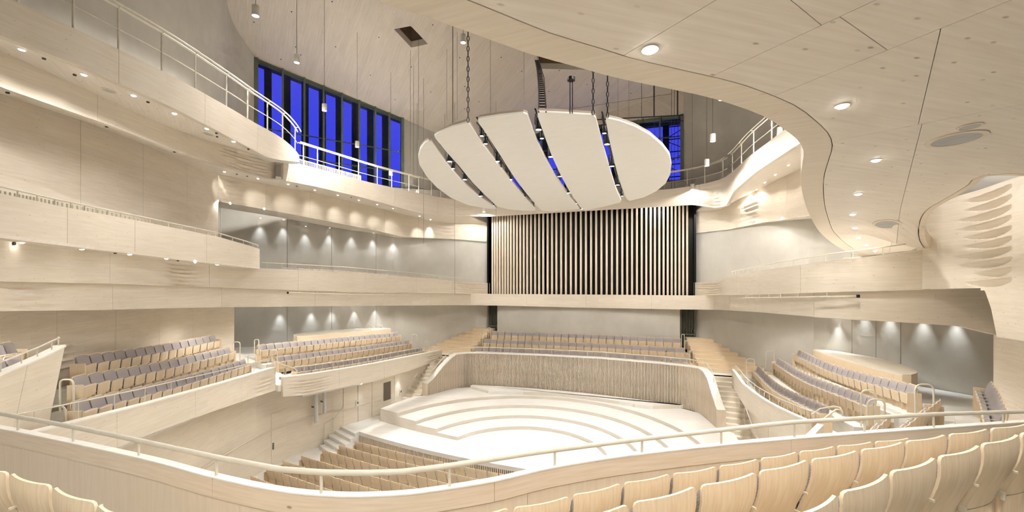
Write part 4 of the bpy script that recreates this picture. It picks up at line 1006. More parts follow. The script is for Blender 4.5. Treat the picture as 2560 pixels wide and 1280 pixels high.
# ================================================================== our balcony: soffit overhead, parapet, rows
def dep(x, y): return (x - CAM[0]) * FW[0] + (y - CAM[1]) * FW[1]
def sp(px, py):
    d = 2.17 / ((HY - py) / F + .064); return W(px, py, d)
def seg_dist(p, a, b):
    p, a, b = map(np.array, (p, a, b)); t = np.clip(((p - a) @ (b - a)) / ((b - a) @ (b - a)), 0, 1); return np.linalg.norm(p - a - t * (b - a))
def sof_z(x, y):
    return 10.47 - .064 * dep(x, y) - .75 * math.exp(-(math.hypot(x - 12.1, y + 3.1) / 1.15) ** 2)
def sheet(poly, zf, thick, up=True, cell=.6, clips=()):
    """curved slab over a plan polygon, cut into a grid and optionally clipped by lines [(point, normal)]"""
    bm = bmesh.new(); vs = [bm.verts.new((p[0], p[1], 0)) for p in poly]; bm.faces.new(vs)
    for co, no in clips:
        bmesh.ops.bisect_plane(bm, geom=bm.verts[:] + bm.edges[:] + bm.faces[:], plane_co=(*co, 0), plane_no=(*no, 0), clear_outer=True)
    if not bm.faces: bm.free(); return None
    xs = [v.co.x for v in bm.verts]; ys = [v.co.y for v in bm.verts]
    for ax, lo, hi in ((0, min(xs), max(xs)), (1, min(ys), max(ys))):
        k = math.floor(lo / cell) + 1
        while k * cell < hi:
            co = [0, 0, 0]; no = [0, 0, 0]; co[ax] = k * cell; no[ax] = 1
            bmesh.ops.bisect_plane(bm, geom=bm.verts[:] + bm.edges[:] + bm.faces[:], plane_co=co, plane_no=no); k += 1
    bmesh.ops.recalc_face_normals(bm, faces=bm.faces)
    for f in bm.faces:
        if f.normal.z > 0: f.normal_flip()
    for v in bm.verts: v.co.z = zf(v.co.x, v.co.y)
    r = bmesh.ops.extrude_face_region(bm, geom=bm.faces[:])
    for e in r['geom']:
        if isinstance(e, bmesh.types.BMVert): e.co.z += thick
    bmesh.ops.recalc_face_normals(bm, faces=bm.faces)
    return bm
def bm_build(bm, name, mat, parent=None, smooth=35):
    me = bpy.data.meshes.new(name); uvl = bm.loops.layers.uv.new('UVMap')
    for f in bm.faces:
        for l in f.loops: l[uvl].uv = (l.vert.co.x, l.vert.co.y) if abs(f.normal.z) > .4 else (l.vert.co.x + l.vert.co.y, l.vert.co.z)
    bm.to_mesh(me); bm.free(); me.materials.append(mat)
    me.polygons.foreach_set('use_smooth', [True] * len(me.polygons)); me.set_sharp_from_angle(angle=math.radians(smooth))
    return new_obj(name, me, parent)
Epx = [(700, -110), (860, -30), (937, 0), (1117, 60), (1328, 136), (1430, 163.5), (1527, 191), (1664, 220), (1750, 238), (1813, 255), (1908, 290), (1959, 322), (1994, 350), (2009, 378), (2006, 408), (2002, 451), (2009, 494), (2024, 537), (2050, 580), (2084, 610), (2123, 631), (2166, 644)]
outer = spline([sp(*p)[:2] for p in Epx], 90)
right_edge = [W(x, y, d)[:2] for x, y, d in ((2330, 622, 10.9), (2312, 580, 10.5), (2325, 545, 9.8), (2380, 490, 8.8), (2440, 455, 7.8), (2468, 432, 7.3), (2560, 434, 7.3), (2760, 437, 7.5))]
re_d = spline(right_edge, 40)
RIM = .33
inn = offset(np.c_[outer, np.zeros(len(outer))], RIM, ref=(-2, 2))[:, :2]
rinn = offset(np.c_[re_d, np.zeros(len(re_d))], .12, ref=(14, -4))[:, :2]
tail = [(14.5, -8.3), (16, -21), (-5, -21), (-4, -19.0), (0, -17.9)]
body = [tuple(p) for p in inn] + [(14.6, 5.5), (13.9, 1.0), (12.9, -2.0)] + [tuple(p) for p in rinn] + tail
sof = empty('balcony_soffit', (8, -10, 9), 'huge pale knotty wood soffit overhanging from the top right', 'soffit')
# panel seams read from the photo: pairs of points on the soffit
def line(a, b):
    p, q = sp(*a)[:2], sp(*b)[:2]; t = (q - p) / np.linalg.norm(q - p); return p, np.array((t[1], -t[0]))
seams = [line((1560, 140), (2190, -60)), line((1740, 195), (2560, 15)), line((1890, 260), (2560, 62)), line((1995, 310), (2560, 235)), line((2035, 362), (2560, 255))][:]
dirs = seams[1][1]
cuts = [line((1540, 150), (1790, 0)), line((1760, 200), (2190, 0)), line((1890, 258), (2380, 60)), line((2035, 362), (2550, 262))]
cuts = [(c, n if n @ (np.array((8.0, 20.0)) - c) > 0 else -n) for c, n in cuts]
regs = []
for i in range(len(cuts) + 1):
    cl = []
    if i > 0: c, n = cuts[i - 1]; cl.append((c + n * .003, -n))
    if i < len(cuts): c, n = cuts[i]; cl.append((c - n * .003, n))
    regs.append(cl)
cross = {0: (sp(1900, 0)[:2], 1), 1: (sp(2050, 60)[:2], 1), 2: (sp(2240, 140)[:2], 1), 3: (sp(2310, 250)[:2], 1), 4: (sp(2300, 330)[:2], 1)}
for i, cl in enumerate(regs):
    along = np.array((cuts[min(i, 3)][1][1], -cuts[min(i, 3)][1][0]))
    c = cross[i][0]
    for sg in (1, -1):
        bm = sheet(body, sof_z, .12, cell=.5, clips=cl + [(c - along * sg * .003, along * sg)])
        if bm: bm_build(bm, 'soffit_panel', M['soffit'], sof)
rim = [tuple(p) for p in outer] + [tuple(p) for p in offset(np.c_[outer, np.zeros(len(outer))], RIM - .012, ref=(-2, 2))[:, :2]][::-1]
bm_build(sheet(rim, sof_z, .3, cell=.5), 'edge_rim', M['rim'], sof)
rr_ = [tuple(p) for p in re_d] + [tuple(p) for p in offset(np.c_[re_d, np.zeros(len(re_d))], .1, ref=(14, -4))[:, :2]][::-1]
bm_build(sheet(rr_, sof_z, .3, cell=.4), 'edge_rim', M['rim'], sof)
bm_build(sheet(body, lambda x, y: sof_z(x, y) + .2, .05, cell=.5), 'backing_board', M['joint'], sof)
# upright fascia above the rim (the balcony over us)
fa = np.array([(p[0], p[1], sof_z(*p) + 1.15) for p in outer]); fb = np.array([(p[0], p[1], sof_z(*p) + .31) for p in outer])
fa = offset(fa, -.25, ref=(6, -12)) if False else fa
i0 = 45
ribbon_mb(fa, fb, .12, ref=(-2, 2)).build('upper_fascia', M['wall'], sof, 50)

# relief wall at the right rear corner
rw = offset(np.c_[spline([(11.8, -3.08), (12.25, -3.35), (12.6, -4.2), (12.62, -5.2), (12.35, -6.4), (11.8, -7.8)], 160), np.zeros(160)], -.1, (4, -8))[:, :2]
rtop = [(2300, 530), (2330, 518), (2394, 490), (2450, 474), (2520, 450), (2560, 438), (2700, 400)]
xa, xb = frac_px(rw, 2345), frac_px(rw, 2530)
def big_relief(s, t):
    """ten crescent hollows, deepest at their right ends"""
    if not (xa < s < xb): return 0.0
    x = (s - xa) / (xb - xa); d_ = 0.0
    for k in range(10):
        a = (.28, .3, .22, .2, .28, .3, .18, .22, .42, .3)[k]
        if x < a: continue
        u = (x - a) / (1 - a); tc = .04 + .096 * k + .03 * (1 - u); wdt = .075 * math.sin(math.pi * min(u * .93, 1)) ** .6
        y = (t - tc) / max(wdt, 1e-4)
        if 0 <= y <= 1: d_ = max(d_, .15 * math.sin(math.pi * u ** 1.6) ** .6 * (.1 + .9 * y) * min(1, (1 - y) / .06, y / .03))
    return -d_
Ar, Br = edge(rw, rtop), edge(rw, [(2200, 724), (2462, 720), (2800, 712)])
i0 = int(frac_px(rw, 2452) * 159); Cr = edge(rw, [(2400, 726), (2462, 726), (2478, 772), (2492, 842), (2800, 890)])
struct(ribbon('wall_right_relief_base', Br[i0:], Cr[i0:], M['wall'], .25, ref=(4, -8)))
Ar[:, 2] = np.clip(Ar[:, 2], 9.0, 12.5)
struct(ribbon('wall_right_relief', Ar, Br, M['wall'], .25, m=150, ref=(4, -8), disp=big_relief, panels=1, smooth=25))
wlow = spline([(10.5, -5.75), (11.2, -6.55), (12.0, -7.1), (13.5, -7.7)], 30)

# the box balcony on the left at the same level ---------------------------------
mm = spline([(-5.1, -13.7), (-5.6, -12.95), (-6.7, -11.4), (-7.8, -9.9), (-8.5, -7.7), (-8.8, -5.6), (-9.15, -4.8), (-9.9, -4.3), (-11.5, -4.1)], 80)
mt = [(-60, 470), (0, 483), (155, 516), (352, 553), (545, 591.6), (620, 613), (657, 625)]; mbt = [(-60, 587), (0, 595), (204, 620), (323.5, 634), (492, 655), (636, 671), (660, 673)]
Am, Bm_ = edge(mm, mt), edge(mm, mbt)
o = ribbon('box_balcony', Am, Bm_, M['wall'], .16, panels=5); tag(o, 'tapering pale wood box balcony with rounded tip on the left', 'balcony')
struct(strip_mb(offset(Am, .1) - (0, 0, .5), offset(Am, 2.6) - (0, 0, .5), .2).build('floor_box_balcony', M['floor']))
soffit('pale soffit with downlights under the left box balcony', Bm_ + (0, 0, .01), offset(Bm_, 2.4) + (0, 0, .05))
low_rail('thin cream rail along the left box balcony', Am[4:72], .14, .05, 22, .02)
fn = empty('fin_screen', (-9, -9, 9), 'long comb of slim pale vertical fins behind the left box balcony rail', 'screen')
fp = offset(Am, 1.05); ft = edge(mm, [(-60, 440), (7, 456), (141, 486), (352, 532), (527, 578), (560, 588)])
ss = np.linspace(2, 56, 70)
for x in ss:
    p = np.array([np.interp(x, range(80), fp[:, j]) for j in range(3)]); zt_ = float(np.interp(x, range(80), ft[:, 2])) + .05; zb_ = float(np.interp(x, range(80), Am[:, 2])) - .45
    MB().box((p[0], p[1], (zt_ + zb_) / 2), (.03, .05, zt_ - zb_), .9).build('fin', M['fin_wood'], fn)
seat_row('balcony_chair', offset(Am, .6)[6:50:6] + (0, 0, .02), 12, 'grey seat top behind the left box balcony rail, %s from the left', 'seats of the left box balcony', LITE, ends=(False, False))

# rounded block at the far left, level with our balcony -------------------------
kk = spline([(-3.2, -14.8), (-4.66, -13.3), (-5.2, -12.65), (-5.72, -12.05), (-6.0, -11.93)], 60)
ktop = [(-400, 1100), (-60, 968), (0, 940), (60, 915), (110, 893), (140, 878), (165, 866)]
Ak = edge(kk, ktop); pk = [pix(p)[0] for p in Ak]; im = int(np.argmax(pk)); Ak[im:, 2] = Ak[im, 2]
kz = np.r_[RT[:2]] * .55; Bk_ = at_z(kk - kz, 4.2)
o = ribbon('side_balcony', Ak, Bk_, M['wall'], .14, panels=3); tag(o, 'rounded pale wood balcony block at the far left edge', 'balcony')
strip = strip_mb(offset(Ak, -.02) + (0, 0, .03), offset(Ak, .17) + (0, 0, .03), .03).build('parapet_cap', M['white'], o)
low_rail('thin cream rail on the rounded balcony block at far left', Ak, .2, .08, 10, .016)
struct(strip_mb(offset(Ak, .6) - (0, 0, .6), offset(Ak, 2.2) - (0, 0, .6), .2).build('floor_side_balcony', M['floor']))
seat_row('balcony_chair', [W(40, 853, 10.0), W(-30, 862, 9.2), W(-110, 880, 8.4)], 5, 'grey seat on the rounded block at far left, %s from the left', 'seats of the far left block', FULL, ref=(-2, -9))
seat_row('balcony_chair', [W(56, 886, 9.6), W(-20, 902, 8.8), W(-100, 930, 8.0)], 4, 'grey front-row seat on the rounded block at far left, %s from the left', 'front seats of the far left block', FULL, ref=(-2, -9))

# ------------------------------------------------------------------ our parapet
PZ = 6.47
fpl = [(-160, 1045)] + par_line + [(2800, 1040)]
fpath = spline([G(x, y, PZ)[:2] for x, y in fpl], 120)
AP = at_z(fpath, PZ)
ref_c = (CAM[0], CAM[1])
pr = empty('front_parapet', (5, -13, 5.2), 'long curved knotty spruce parapet in front of our balcony rows', 'parapet')
topb, botb = AP - (0, 0, .008), AP - (0, 0, .19)
px_b = sorted(frac_px(fpath, x) for x in (531, 1236, 1978))
ribbon('top_board', topb, botb, M['parapet'], .04, ref=ref_c, parent=pr, panels=px_b, gap=.004, part='top_board')
lo = offset(AP, .012, ref_c); ribbon('lower_panel', lo - (0, 0, .196), lo - (0, 0, 1.05), M['ply'], .03, ref=ref_c, parent=pr, panels=6, gap=.004, part='lower_panel')
ob = offset(AP, .045, ref_c); ribbon('outer_cladding', ob - (0, 0, .008), ob - (0, 0, 1.3), M['wall'], .03, ref=ref_c, parent=pr, panels=6, gap=.004, part='outer_cladding')
strip_mb(offset(AP, -.004, ref_c), offset(AP, .078, ref_c), .012).build('cap', M['white'], pr)
rail_c = [(-160, 1005), (0, 1034), (187, 1068), (350, 1102), (538, 1143), (700, 1173), (807, 1181), (900, 1182.5), (1000, 1180), (1113, 1166), (1320, 1134), (1385, 1125), (1607, 1097), (1900, 1064), (1987, 1055), (2332, 1035.6), (2560, 1029), (2800, 1022)]
rpth = offset(AP, .035, ref_c); RAIL = edge(rpth[:, :2], rail_c)
rl = empty('front_handrail', (5, -12, PZ), 'thick cream steel handrail on posts along our balcony parapet', 'handrail')
MB().tube(RAIL, .025, 12).build('rail_tube', M['rail'], rl, 60)
for x in (45, 183, 347, 541, 803, 1124, 1387, 1605, 1803, 1986, 2161, 2334, 2508):
    f = frac_px(rpth[:, :2], x) * 119; p = np.array([np.interp(f, range(120), RAIL[:, j]) for j in range(3)])
    MB().tube([(p[0], p[1], PZ - .02), (p[0], p[1], p[2])], .0125, 8).build('post', M['rail'], rl, 60)

# ------------------------------------------------------------------ our rows of seats
def near_row(pts, z, n, where, group, keepf=None):
    P = [G(x, y, z) for x, y in pts]
    fl = seat_row('balcony_chair', P, n, where, group, FULL, ref=(-1, -4), ends=(False, False), keep=keepf)
    struct(strip_mb(offset(fl, -.55, (-1, -4)), offset(fl, .42, (-1, -4)), .3).build('floor_balcony_row', M['step2'])); return fl
def length(pts, z):
    P = spline([G(x, y, z)[:2] for x, y in pts], 200); return float(np.sum(np.linalg.norm(np.diff(P, axis=0), axis=1)))
R1 = [(1105, 1290), (1240, 1262), (1380, 1236), (1516.6, 1203.6), (1645, 1178.7), (1763, 1159.7), (1871.7, 1140.6), (1973, 1123), (2075, 1108), (2170, 1097), (2260, 1088)]
R2 = [(-60, 1148), (60, 1170), (154, 1198), (255, 1232), (380, 1278), (620, 1330), (1000, 1345), (1300, 1300), (1508, 1255), (1683, 1211), (1837, 1176), (1973, 1144), (2090, 1122), (2205, 1101), (2311, 1083), (2418, 1068), (2518, 1055), (2640, 1040)]
R3 = [(1730, 1372), (1890, 1287), (2047, 1219), (2217, 1155), (2364, 1113), (2489, 1080), (2600, 1055), (2700, 1038)]
vis = lambda p: (lambda q: -90 < q[0] < 2660 and q[1] < 1300)(pix(p))
near_row(R1, 6.62, round(length(R1, 6.62) / .5), 'pale birch seat back nearest our parapet, %s from the left', 'first row of our balcony', vis)
near_row(R2, 7.01, round(length(R2, 7.01) / .515), 'pale birch seat back in our second row, %s from the left', 'second row of our balcony', vis)
near_row(R3, 7.31, round(length(R3, 7.31) / .5), 'large birch seat back closest to the viewer, %s from the left', 'third row of our balcony', vis)
# ================================================================== sound reflector canopy
def can_h(d): return 6.62 - .12 * d - .22 * (1 - ((d - 18.5) / 5.4) ** 2)
def can_pt(px, py):
    k = (HY - py) / F; lo, hi = 8.0, 40.0
    for _ in range(50):
        m = (lo + hi) / 2
        if can_h(m) - k * m > 0: lo = m
        else: hi = m
    return W(px, py, lo)
can_z = lambda x, y: 8.3 + can_h(dep(x, y))
zp = lambda L: [(1000 + x / 2.56, 60 + y / 2.56) for x, y in L]
CP = [zp([(182,748),(198,754),(240,815),(330,930),(430,1040),(520,1115),(600,1165),(620,1184),(560,1182),(440,1160),(330,1115),(240,1050),(170,975),(125,900),(117,850),(130,800),(160,760)]),
      zp([(425,632),(445,640),(470,680),(530,770),(620,890),(714,1010),(790,1100),(866,1180),(868,1195),(800,1196),(700,1187),(625,1170),(560,1110),(470,1020),(380,910),(290,810),(225,730),(220,716),(240,700),(330,660)]),
      zp([(510,605),(640,585),(790,570),(815,580),(840,650),(880,760),(930,860),(990,970),(1060,1070),(1140,1165),(1150,1184),(1080,1193),(980,1198),(918,1197),(896,1185),(814,1090),(730,980),(648,850),(564,720),(502,630),(500,614)]),
      zp([(890,563),(1000,568),(1120,575),(1235,583),(1252,600),(1265,650),(1300,780),(1340,920),(1380,1050),(1415,1130),(1410,1142),(1300,1170),(1185,1192),(1160,1180),(1090,1080),(1030,970),(970,840),(920,700),(880,590),(880,572)]),
      zp([(1325,603),(1400,620),(1500,655),(1600,710),(1680,780),(1725,840),(1737,900),(1730,960),(1700,1020),(1640,1070),(1560,1110),(1470,1133),(1450,1120),(1420,1050),(1390,950),(1360,830),(1335,720),(1318,620),(1319,606)])]
nm = ['leftmost narrow crescent', 'second from left, broad', 'middle, broadest', 'fourth from left, broad', 'rightmost rounded']
panels = []
for P_, n_ in zip(CP, nm):
    pl = np.array([can_pt(*p)[:2] for p in P_]); c = pl.mean(axis=0)
    r = empty('reflector_panel', (c[0], c[1], can_z(*c)), '%s white sound reflector panel hanging over the stage' % n_, 'reflector', 'sound reflector panels')
    bm_build(sheet([tuple(p) for p in pl], can_z, .05, cell=.5), 'face_board', M['canopy'], r)
    big = [tuple(c + (p - c) * .997) for p in pl]
    bm_build(sheet(big, lambda x, y: can_z(x, y) + .052, .07, cell=.6), 'edge_board', M['canopy_edge'], r)
    panels.append(r)
# black lighting bars in the gaps, with spotlights
gaps = [[(200, 752), (320, 885), (415, 1000), (518, 1108), (620, 1180)], [(460, 640), (530, 730), (622, 885), (705, 1000), (790, 1110), (890, 1195)], [(845, 580), (890, 690), (965, 855), (1022, 980), (1080, 1085), (1165, 1190)], [(1280, 590), (1310, 720), (1357, 915), (1392, 1035), (1430, 1130)]]
for i, g in enumerate(gaps):
    g = [tuple(np.array(g[0]) * .55 + np.array(g[1]) * .45)] + g[1:]
    pts = [can_pt(*p) + (0, 0, .42) for p in zp(g)]
    r = empty('lighting_bar', pts[0], 'black lighting bar in the %s gap of the reflector canopy' % ORD[i], 'lighting bar')
    MB().tube(pts, .03, 6).build('upper_tube', M['black'], r); MB().tube([p - (0, 0, .16) for p in pts], .02, 6).build('lower_tube', M['black'], r)
SPOTS = [(523,722,0),(548,772,0),(317,885,1),(340,930,0),(415,1000,1),(518,1105,1),(595,1165,0),(622,885,1),(640,925,0),(705,1000,1),(790,1110,1),(850,1170,0),(887,682,1),(908,738,0),(965,855,1),(1022,980,1),(1080,1085,1),(1127,1152,0),(1165,1188,1),(1308,705,0),(1325,775,1),(1357,915,1),(1392,1035,1),(1420,1105,0)]
spot_me = {'body': MB().lathe([(0, .30), (.07, .30), (.085, .26), (.085, .02), (.075, 0)], (0, 0, 0), 14).mesh('body', M['black'], 40),
           'lens': MB().lathe([(.078, .015), (0, .012)], (0, 0, 0), 14).mesh('lens', M['lens_cool']),
           'yoke': MB().tube([(-.1, 0, .15), (-.1, 0, .36), (.1, 0, .36), (.1, 0, .15)], .012, 5).mesh('yoke', M['black']),
           'clamp': MB().box((0, 0, .4), (.05, .05, .1)).mesh('clamp', M['black'])}
for i, (x, y, on) in enumerate(SPOTS):
    p = can_pt(*zp([(x, y)])[0]) + (0, 0, .02)
    gi = 0 if (x, y) in ((317,885),(340,930),(415,1000),(518,1105),(595,1165)) else 1 if i in (0, 1, 7, 8, 9, 10, 11) else 2 if 12 <= i <= 18 else 3
    big_ = 1.25 if on else .85
    r = empty('stage_spotlight', p, '%s black spotlight in the %s canopy gap, counted from the near end' % (ORD[sum(1 for j in range(i) if (0 if (SPOTS[j][0], SPOTS[j][1]) in ((317,885),(340,930),(415,1000),(518,1105),(595,1165)) else 1 if j in (0, 1, 7, 8, 9, 10, 11) else 2 if 12 <= j <= 18 else 3) == gi)], ORD[gi]), 'spotlight', 'canopy spotlights')
    r.scale = (big_,) * 3
    for k, me in spot_me.items():
        c = bpy.data.objects.new(k, me); COL.objects.link(c); c.parent = r
    if on:
        tgt = np.array((p[0] * .55, 2.6 + (p[1] - 2.6) * .7, .8)); 
        st_ = {(317, 885): (-7.0, -3.5, 0), (622, 885): (-5.0, -4.5, 0), (887, 682): (-2.0, -5.0, 0), (1325, 775): (1.0, -4.5, 0)}.get((x, y))
        L = spot(r, p - (0, 0, .03), K_STAGE * (3.2 if st_ else 1.15), NEUT if st_ else COOL, 62, .8, .09, (np.array(st_) if st_ else tgt) - p)
        L.location = (0, 0, -.03)

# chains, cable ladder and wires -------------------------------------------------
def hang(px, y0, d, rad, label, name='hanging_wire', cat='wire', mat='wire', grp='wires hanging from the ceiling', lower=None):
    a = W(px, y0, d); z = ceil_z(a[0], a[1]); o = MB().tube([a, (a[0], a[1], z)], rad, 5).build(name, M[mat]); return tag(o, label, cat, grp)
def chain(px, y0, d, label):
    a = W(px, y0, d); z = ceil_z(a[0], a[1]); r = empty('hoist_chain', a, label, 'chain', 'hoist chains of the canopy')
    n = int((z - a[2]) / .16); me = MB().tube([(.035*math.cos(t), 0, .09*math.sin(t)) for t in np.linspace(0, 2*math.pi, 9)], .014, 4, False).mesh('link', M['black'])
    for i in range(n):
        c = bpy.data.objects.new('link', me); COL.objects.link(c); c.parent = r; c.location = (0, 0, .08 + i * (z - a[2] - .1) / n); c.rotation_euler.z = (i % 2) * math.pi / 2 + .4
def cdep(px, py): return pix(can_pt(px, py))[2]
chain(1170, 306, cdep(1170, 306), 'black hoist chain above the second reflector panel')
chain(1483, 287, cdep(1483, 287), 'black hoist chain above the right end of the fourth reflector panel')
chain(1519, 294, cdep(1519, 296), 'black hoist chain above the rightmost reflector panel')
a = can_pt(1356, 280); r = empty('cable_ladder', a, 'black flexible cable ladder hanging down to the middle of the canopy', 'cable')
b = on_ceiling(1342, 150)
for s in (-.11, .11): MB().tube([a + RT * s, (a + b) / 2 + RT * (s + .12), b + RT * s], .025, 5).build('side_band', M['black'], r)
for t in np.linspace(.02, .98, 30):
    m_ = a * (1 - t) + b * t + RT * .12 * 4 * t * (1 - t) * 1.0; m_ = (1-t)**2*a + 2*t*(1-t)*((a+b)/2 + RT*.12*1.0) + t*t*b
    MB().tube([m_ - RT * .12, m_ + RT * .12], .028, 5).build('rung', M['black'], r)
r = empty('canopy_hanger', can_pt(1427, 283), 'thin black twin-rod hanger with round plate above the fourth reflector panel', 'hanger')
for x in (1425, 1431):
    a = can_pt(x, 284); MB().tube([a, (a[0], a[1], a[2] + 1.0)], .015, 5).build('rod', M['black'], r)
a = can_pt(1428, 284) + (0, 0, 1.0); MB().lathe([(0, .1), (.12, .1), (.12, 0), (0, 0)], a, 10).build('plate', M['black'], r)
WIRES = [(1026, 430, 25, .008), (1034, 440, 26, .008), (1046, 350, 24, .008), (1117, 300, 25, .008), (1132, 318, 22, .018), (1143, 300, 24, .007), (1226, 290, 22, .007), (1310, 285, 20, .007), (1545, 300, 22, .007), (1572, 310, 22, .007), (1604, 300, 22, .012), (1636, 480, 26, .007), (1679, 500, 28, .014), (1686, 500, 28.5, .014), (1695, 400, 27, .02), (1059, 610, 27, .008), (1137, 735, 29, .008), (1240, 545, 29, .008)]
for i, (px, y0, d, rad) in enumerate(sorted(WIRES)):
    hang(px, y0, d, rad, 'thin dark wire hanging from the ceiling, %s from the left' % ORD[i])
tr_ = empty('ceiling_truss', (4, 13.0, 18.7), 'black lighting pipe with brackets in front of the rear window top', 'lighting pipe')
pa, pb = W(1420, 303, 28.2), W(1708, 288, 27.6)
MB().tube([pa, pb], .035, 6).build('pipe', M['black'], tr_); MB().tube([pa - (0, 0, .35), pb - (0, 0, .35)], .025, 6).build('lower_pipe', M['black'], tr_)
for t in np.linspace(.03, .97, 7):
    q = pa * (1 - t) + pb * t; MB().tube([q, q - (0, 0, .35)], .02, 5).build('bracket', M['black'], tr_)
for t in (.75, .95): q = pa * (1 - t) + pb * t; MB().tube([q, (q[0], q[1], ceil_z(q[0], q[1]))], .03, 5).build('drop_rod', M['black'], tr_)
lw = tag(MB().tube([on_ceiling(1359, 283), on_ceiling(1700, 231)], .02, 5).build('ceiling_cable', M['joint']), 'thin brown cable running along the ceiling above the canopy', 'cable')

# ================================================================== pendant lamps
PEND = [(639, 40, 13.8), (742, 157, 17.5), (811, 277, 20.5), (893, 368, 23.8), (977, 438, 26.5), (1043, 487, 29.0), (1112, 517, 30.0), (1158, 107, 17.2), (1782, 354, 18.6), (1767, 415, 21.0), (1731, 474, 25.5), (1637, 499, 27.0), (1806, 249, 13.0), (1210, 530, 30.3)]
plab = ['top left, nearest the left gallery railing', 'over the left end of the tall window', 'hanging before the third pane of the tall window', 'hanging before the right half of the tall window', 'hanging before the curved left gallery rail', 'beside the right end of the left gallery rail', 'at the left edge of the reflector canopy', 'below the soffit edge beside a hoist chain', 'in front of the right concrete wall', 'before the right gallery railing', 'below the right gallery front', 'under the right rim of the reflector canopy', 'half hidden by the right soffit edge', 'below the left rim of the reflector canopy']
pen_me = {'shade': MB().lathe([(0, .32), (.10, .32), (.11, .30), (.11, 0), (.095, 0), (.095, .05)], (0, 0, 0), 18).mesh('shade', M['white'], 40),
          'lens': MB().lathe([(.094, .02), (0, .012)], (0, 0, 0), 18).mesh('lens', M['lens'])}
for (px, y, d), lb in zip(PEND, plab):
    p = W(px, y, d); r = empty('pendant_lamp', p, 'white cylindrical pendant lamp ' + lb, 'pendant lamp', 'cylindrical pendant lamps')
    for k, me in pen_me.items():
        c = bpy.data.objects.new(k, me); COL.objects.link(c); c.parent = r
    MB().tube([(p[0], p[1], p[2] + .32), (p[0], p[1], ceil_z(p[0], p[1]))], .008, 5).build('suspension_wire', M['wire'], r)
    L = spot(r, p - (0, 0, .01), K_PENDANT * {639: .45, 1806: .4, 1767: .35, 1731: .35, 1637: .4, 1210: .25, 1112: .35, 1043: .5, 977: .7}.get(px, 1), NEUT, 165, .35, .1)

# unseen pendants added to even out the light: left row mirrored above our soffit
for i, (px, y, d) in enumerate(PEND[:5]):
    q = W(px, y, d); p = np.array((-q[0], q[1], q[2])); r = empty('pendant_lamp', p, 'added unseen pendant lamp above the right soffit, mirrored row, %s from the organ' % ORD[4 - i], 'pendant lamp', 'cylindrical pendant lamps')
    for k, me in pen_me.items():
        c = bpy.data.objects.new(k, me); COL.objects.link(c); c.parent = r
    MB().tube([(p[0], p[1], p[2] + .32), (p[0], p[1], ceil_z(p[0], p[1]))], .008, 5).build('suspension_wire', M['wire'], r)
    spot(r, p - (0, 0, .01), K_PENDANT * .8, NEUT, 165, .35, .1)

# ================================================================== recessed downlights, grilles and sprinklers (placed on the surfaces they sit in)
bpy.context.view_layer.update(); DG = bpy.context.evaluated_depsgraph_get()
def hit(px, py):
    ok, loc, nrm, _, ob, _ = S.ray_cast(DG, Vector(CAM), Vector(ray(px, py)).normalized()); loc = Vector(loc)
    if nrm.dot(loc - Vector(CAM)) > 0: nrm = -nrm
    return loc, nrm
def disc_obj(name, px, py, rad, mats, label, cat, group, depth=.012, light=None, dome=False, n=16, aim=None):
    loc, nrm = hit(px, py); z = (-nrm); 
    r = empty(name, loc, label, cat, group)
    q = nrm.to_track_quat('Z', 'Y').to_matrix()
    def put(mb, nm_, mat):
        me = mb.mesh(nm_, mat, 40); me.transform(q.to_4x4()); c = bpy.data.objects.new(nm_, me); COL.objects.link(c); c.parent = r
    put(MB().lathe([(rad * .8, 0), (rad * .8, depth), (rad, depth), (rad, 0)], (0, 0, 0), n), 'ring', mats[0]); put(MB().lathe([(rad * .8, depth * .5), (rad * .62, depth * .5 + rad * .3), (rad * .3, depth * .5 + rad * .42), (0, depth * .5 + rad * .45)] if dome else [(rad * .82, depth * .6), (0, depth * .6)], (0, 0, 0), n), 'face', mats[1])
    if light:
        p = loc + nrm * .08; spot(r, p, *light, direction=(aim - p) if aim is not None else (0, 0, -1))
    return r
DL = [('right soffit', [(1625,122),(2105,263),(2190,399),(2145,484),(2132,535),(2137,569),(2147,594),(2166,612),(2188,627)], .07, 'our overhanging soffit'),
      ('left', [(54,605),(205,622),(324,635),(416,646),(487,654),(543,661)], .045, 'the left box balcony soffit'),
      ('left', [(54.5,123),(210,186),(334,238),(436,283),(517,321),(584,353)], .05, 'the top left gallery soffit'),
      ('left', [(561,429),(645,446),(720.5,460),(787,474.6),(844.6,487.6),(897,500),(943,511),(982.5,521),(1049,540),(1076,549)], .045, 'the curved left gallery soffit'),
      ('left', [(544,503),(575,508),(660,522)], .045, 'the soffit above the left concrete wall'),
      ('right', [(1971,413),(1938,436.6),(1912,456),(1891.5,473.6),(1876.5,489.5),(1866,502)], .045, 'the right gallery soffit'),
      ('right', [(1955,545)], .045, 'the soffit above the right concrete wall')]
for side, pts, rad, where in DL:
    for i, (x, y) in enumerate(sorted(pts)):
        aim = hit(x - 4, y + 62 - .03 * max(0, x - 700))[0] if 'curved' in where else None
        disc_obj('recessed_downlight', x, y, rad * (1.0 if 'our' in where else 1.35), (M['white'], M['lens']), 'small bright downlight in %s, %s from the left' % (where, ORD[i]), 'downlight', 'recessed downlights', light=None if 'box' in where else (K_DOWN * {'our overhanging soffit': 1.6, 'the top left gallery soffit': .9, 'the curved left gallery soffit': 1.3, 'the right gallery soffit': .5}.get(where, .5), NEUT, 44 if aim is not None else 150, 1.0 if aim is not None else .6, .05), dome=True, aim=aim)
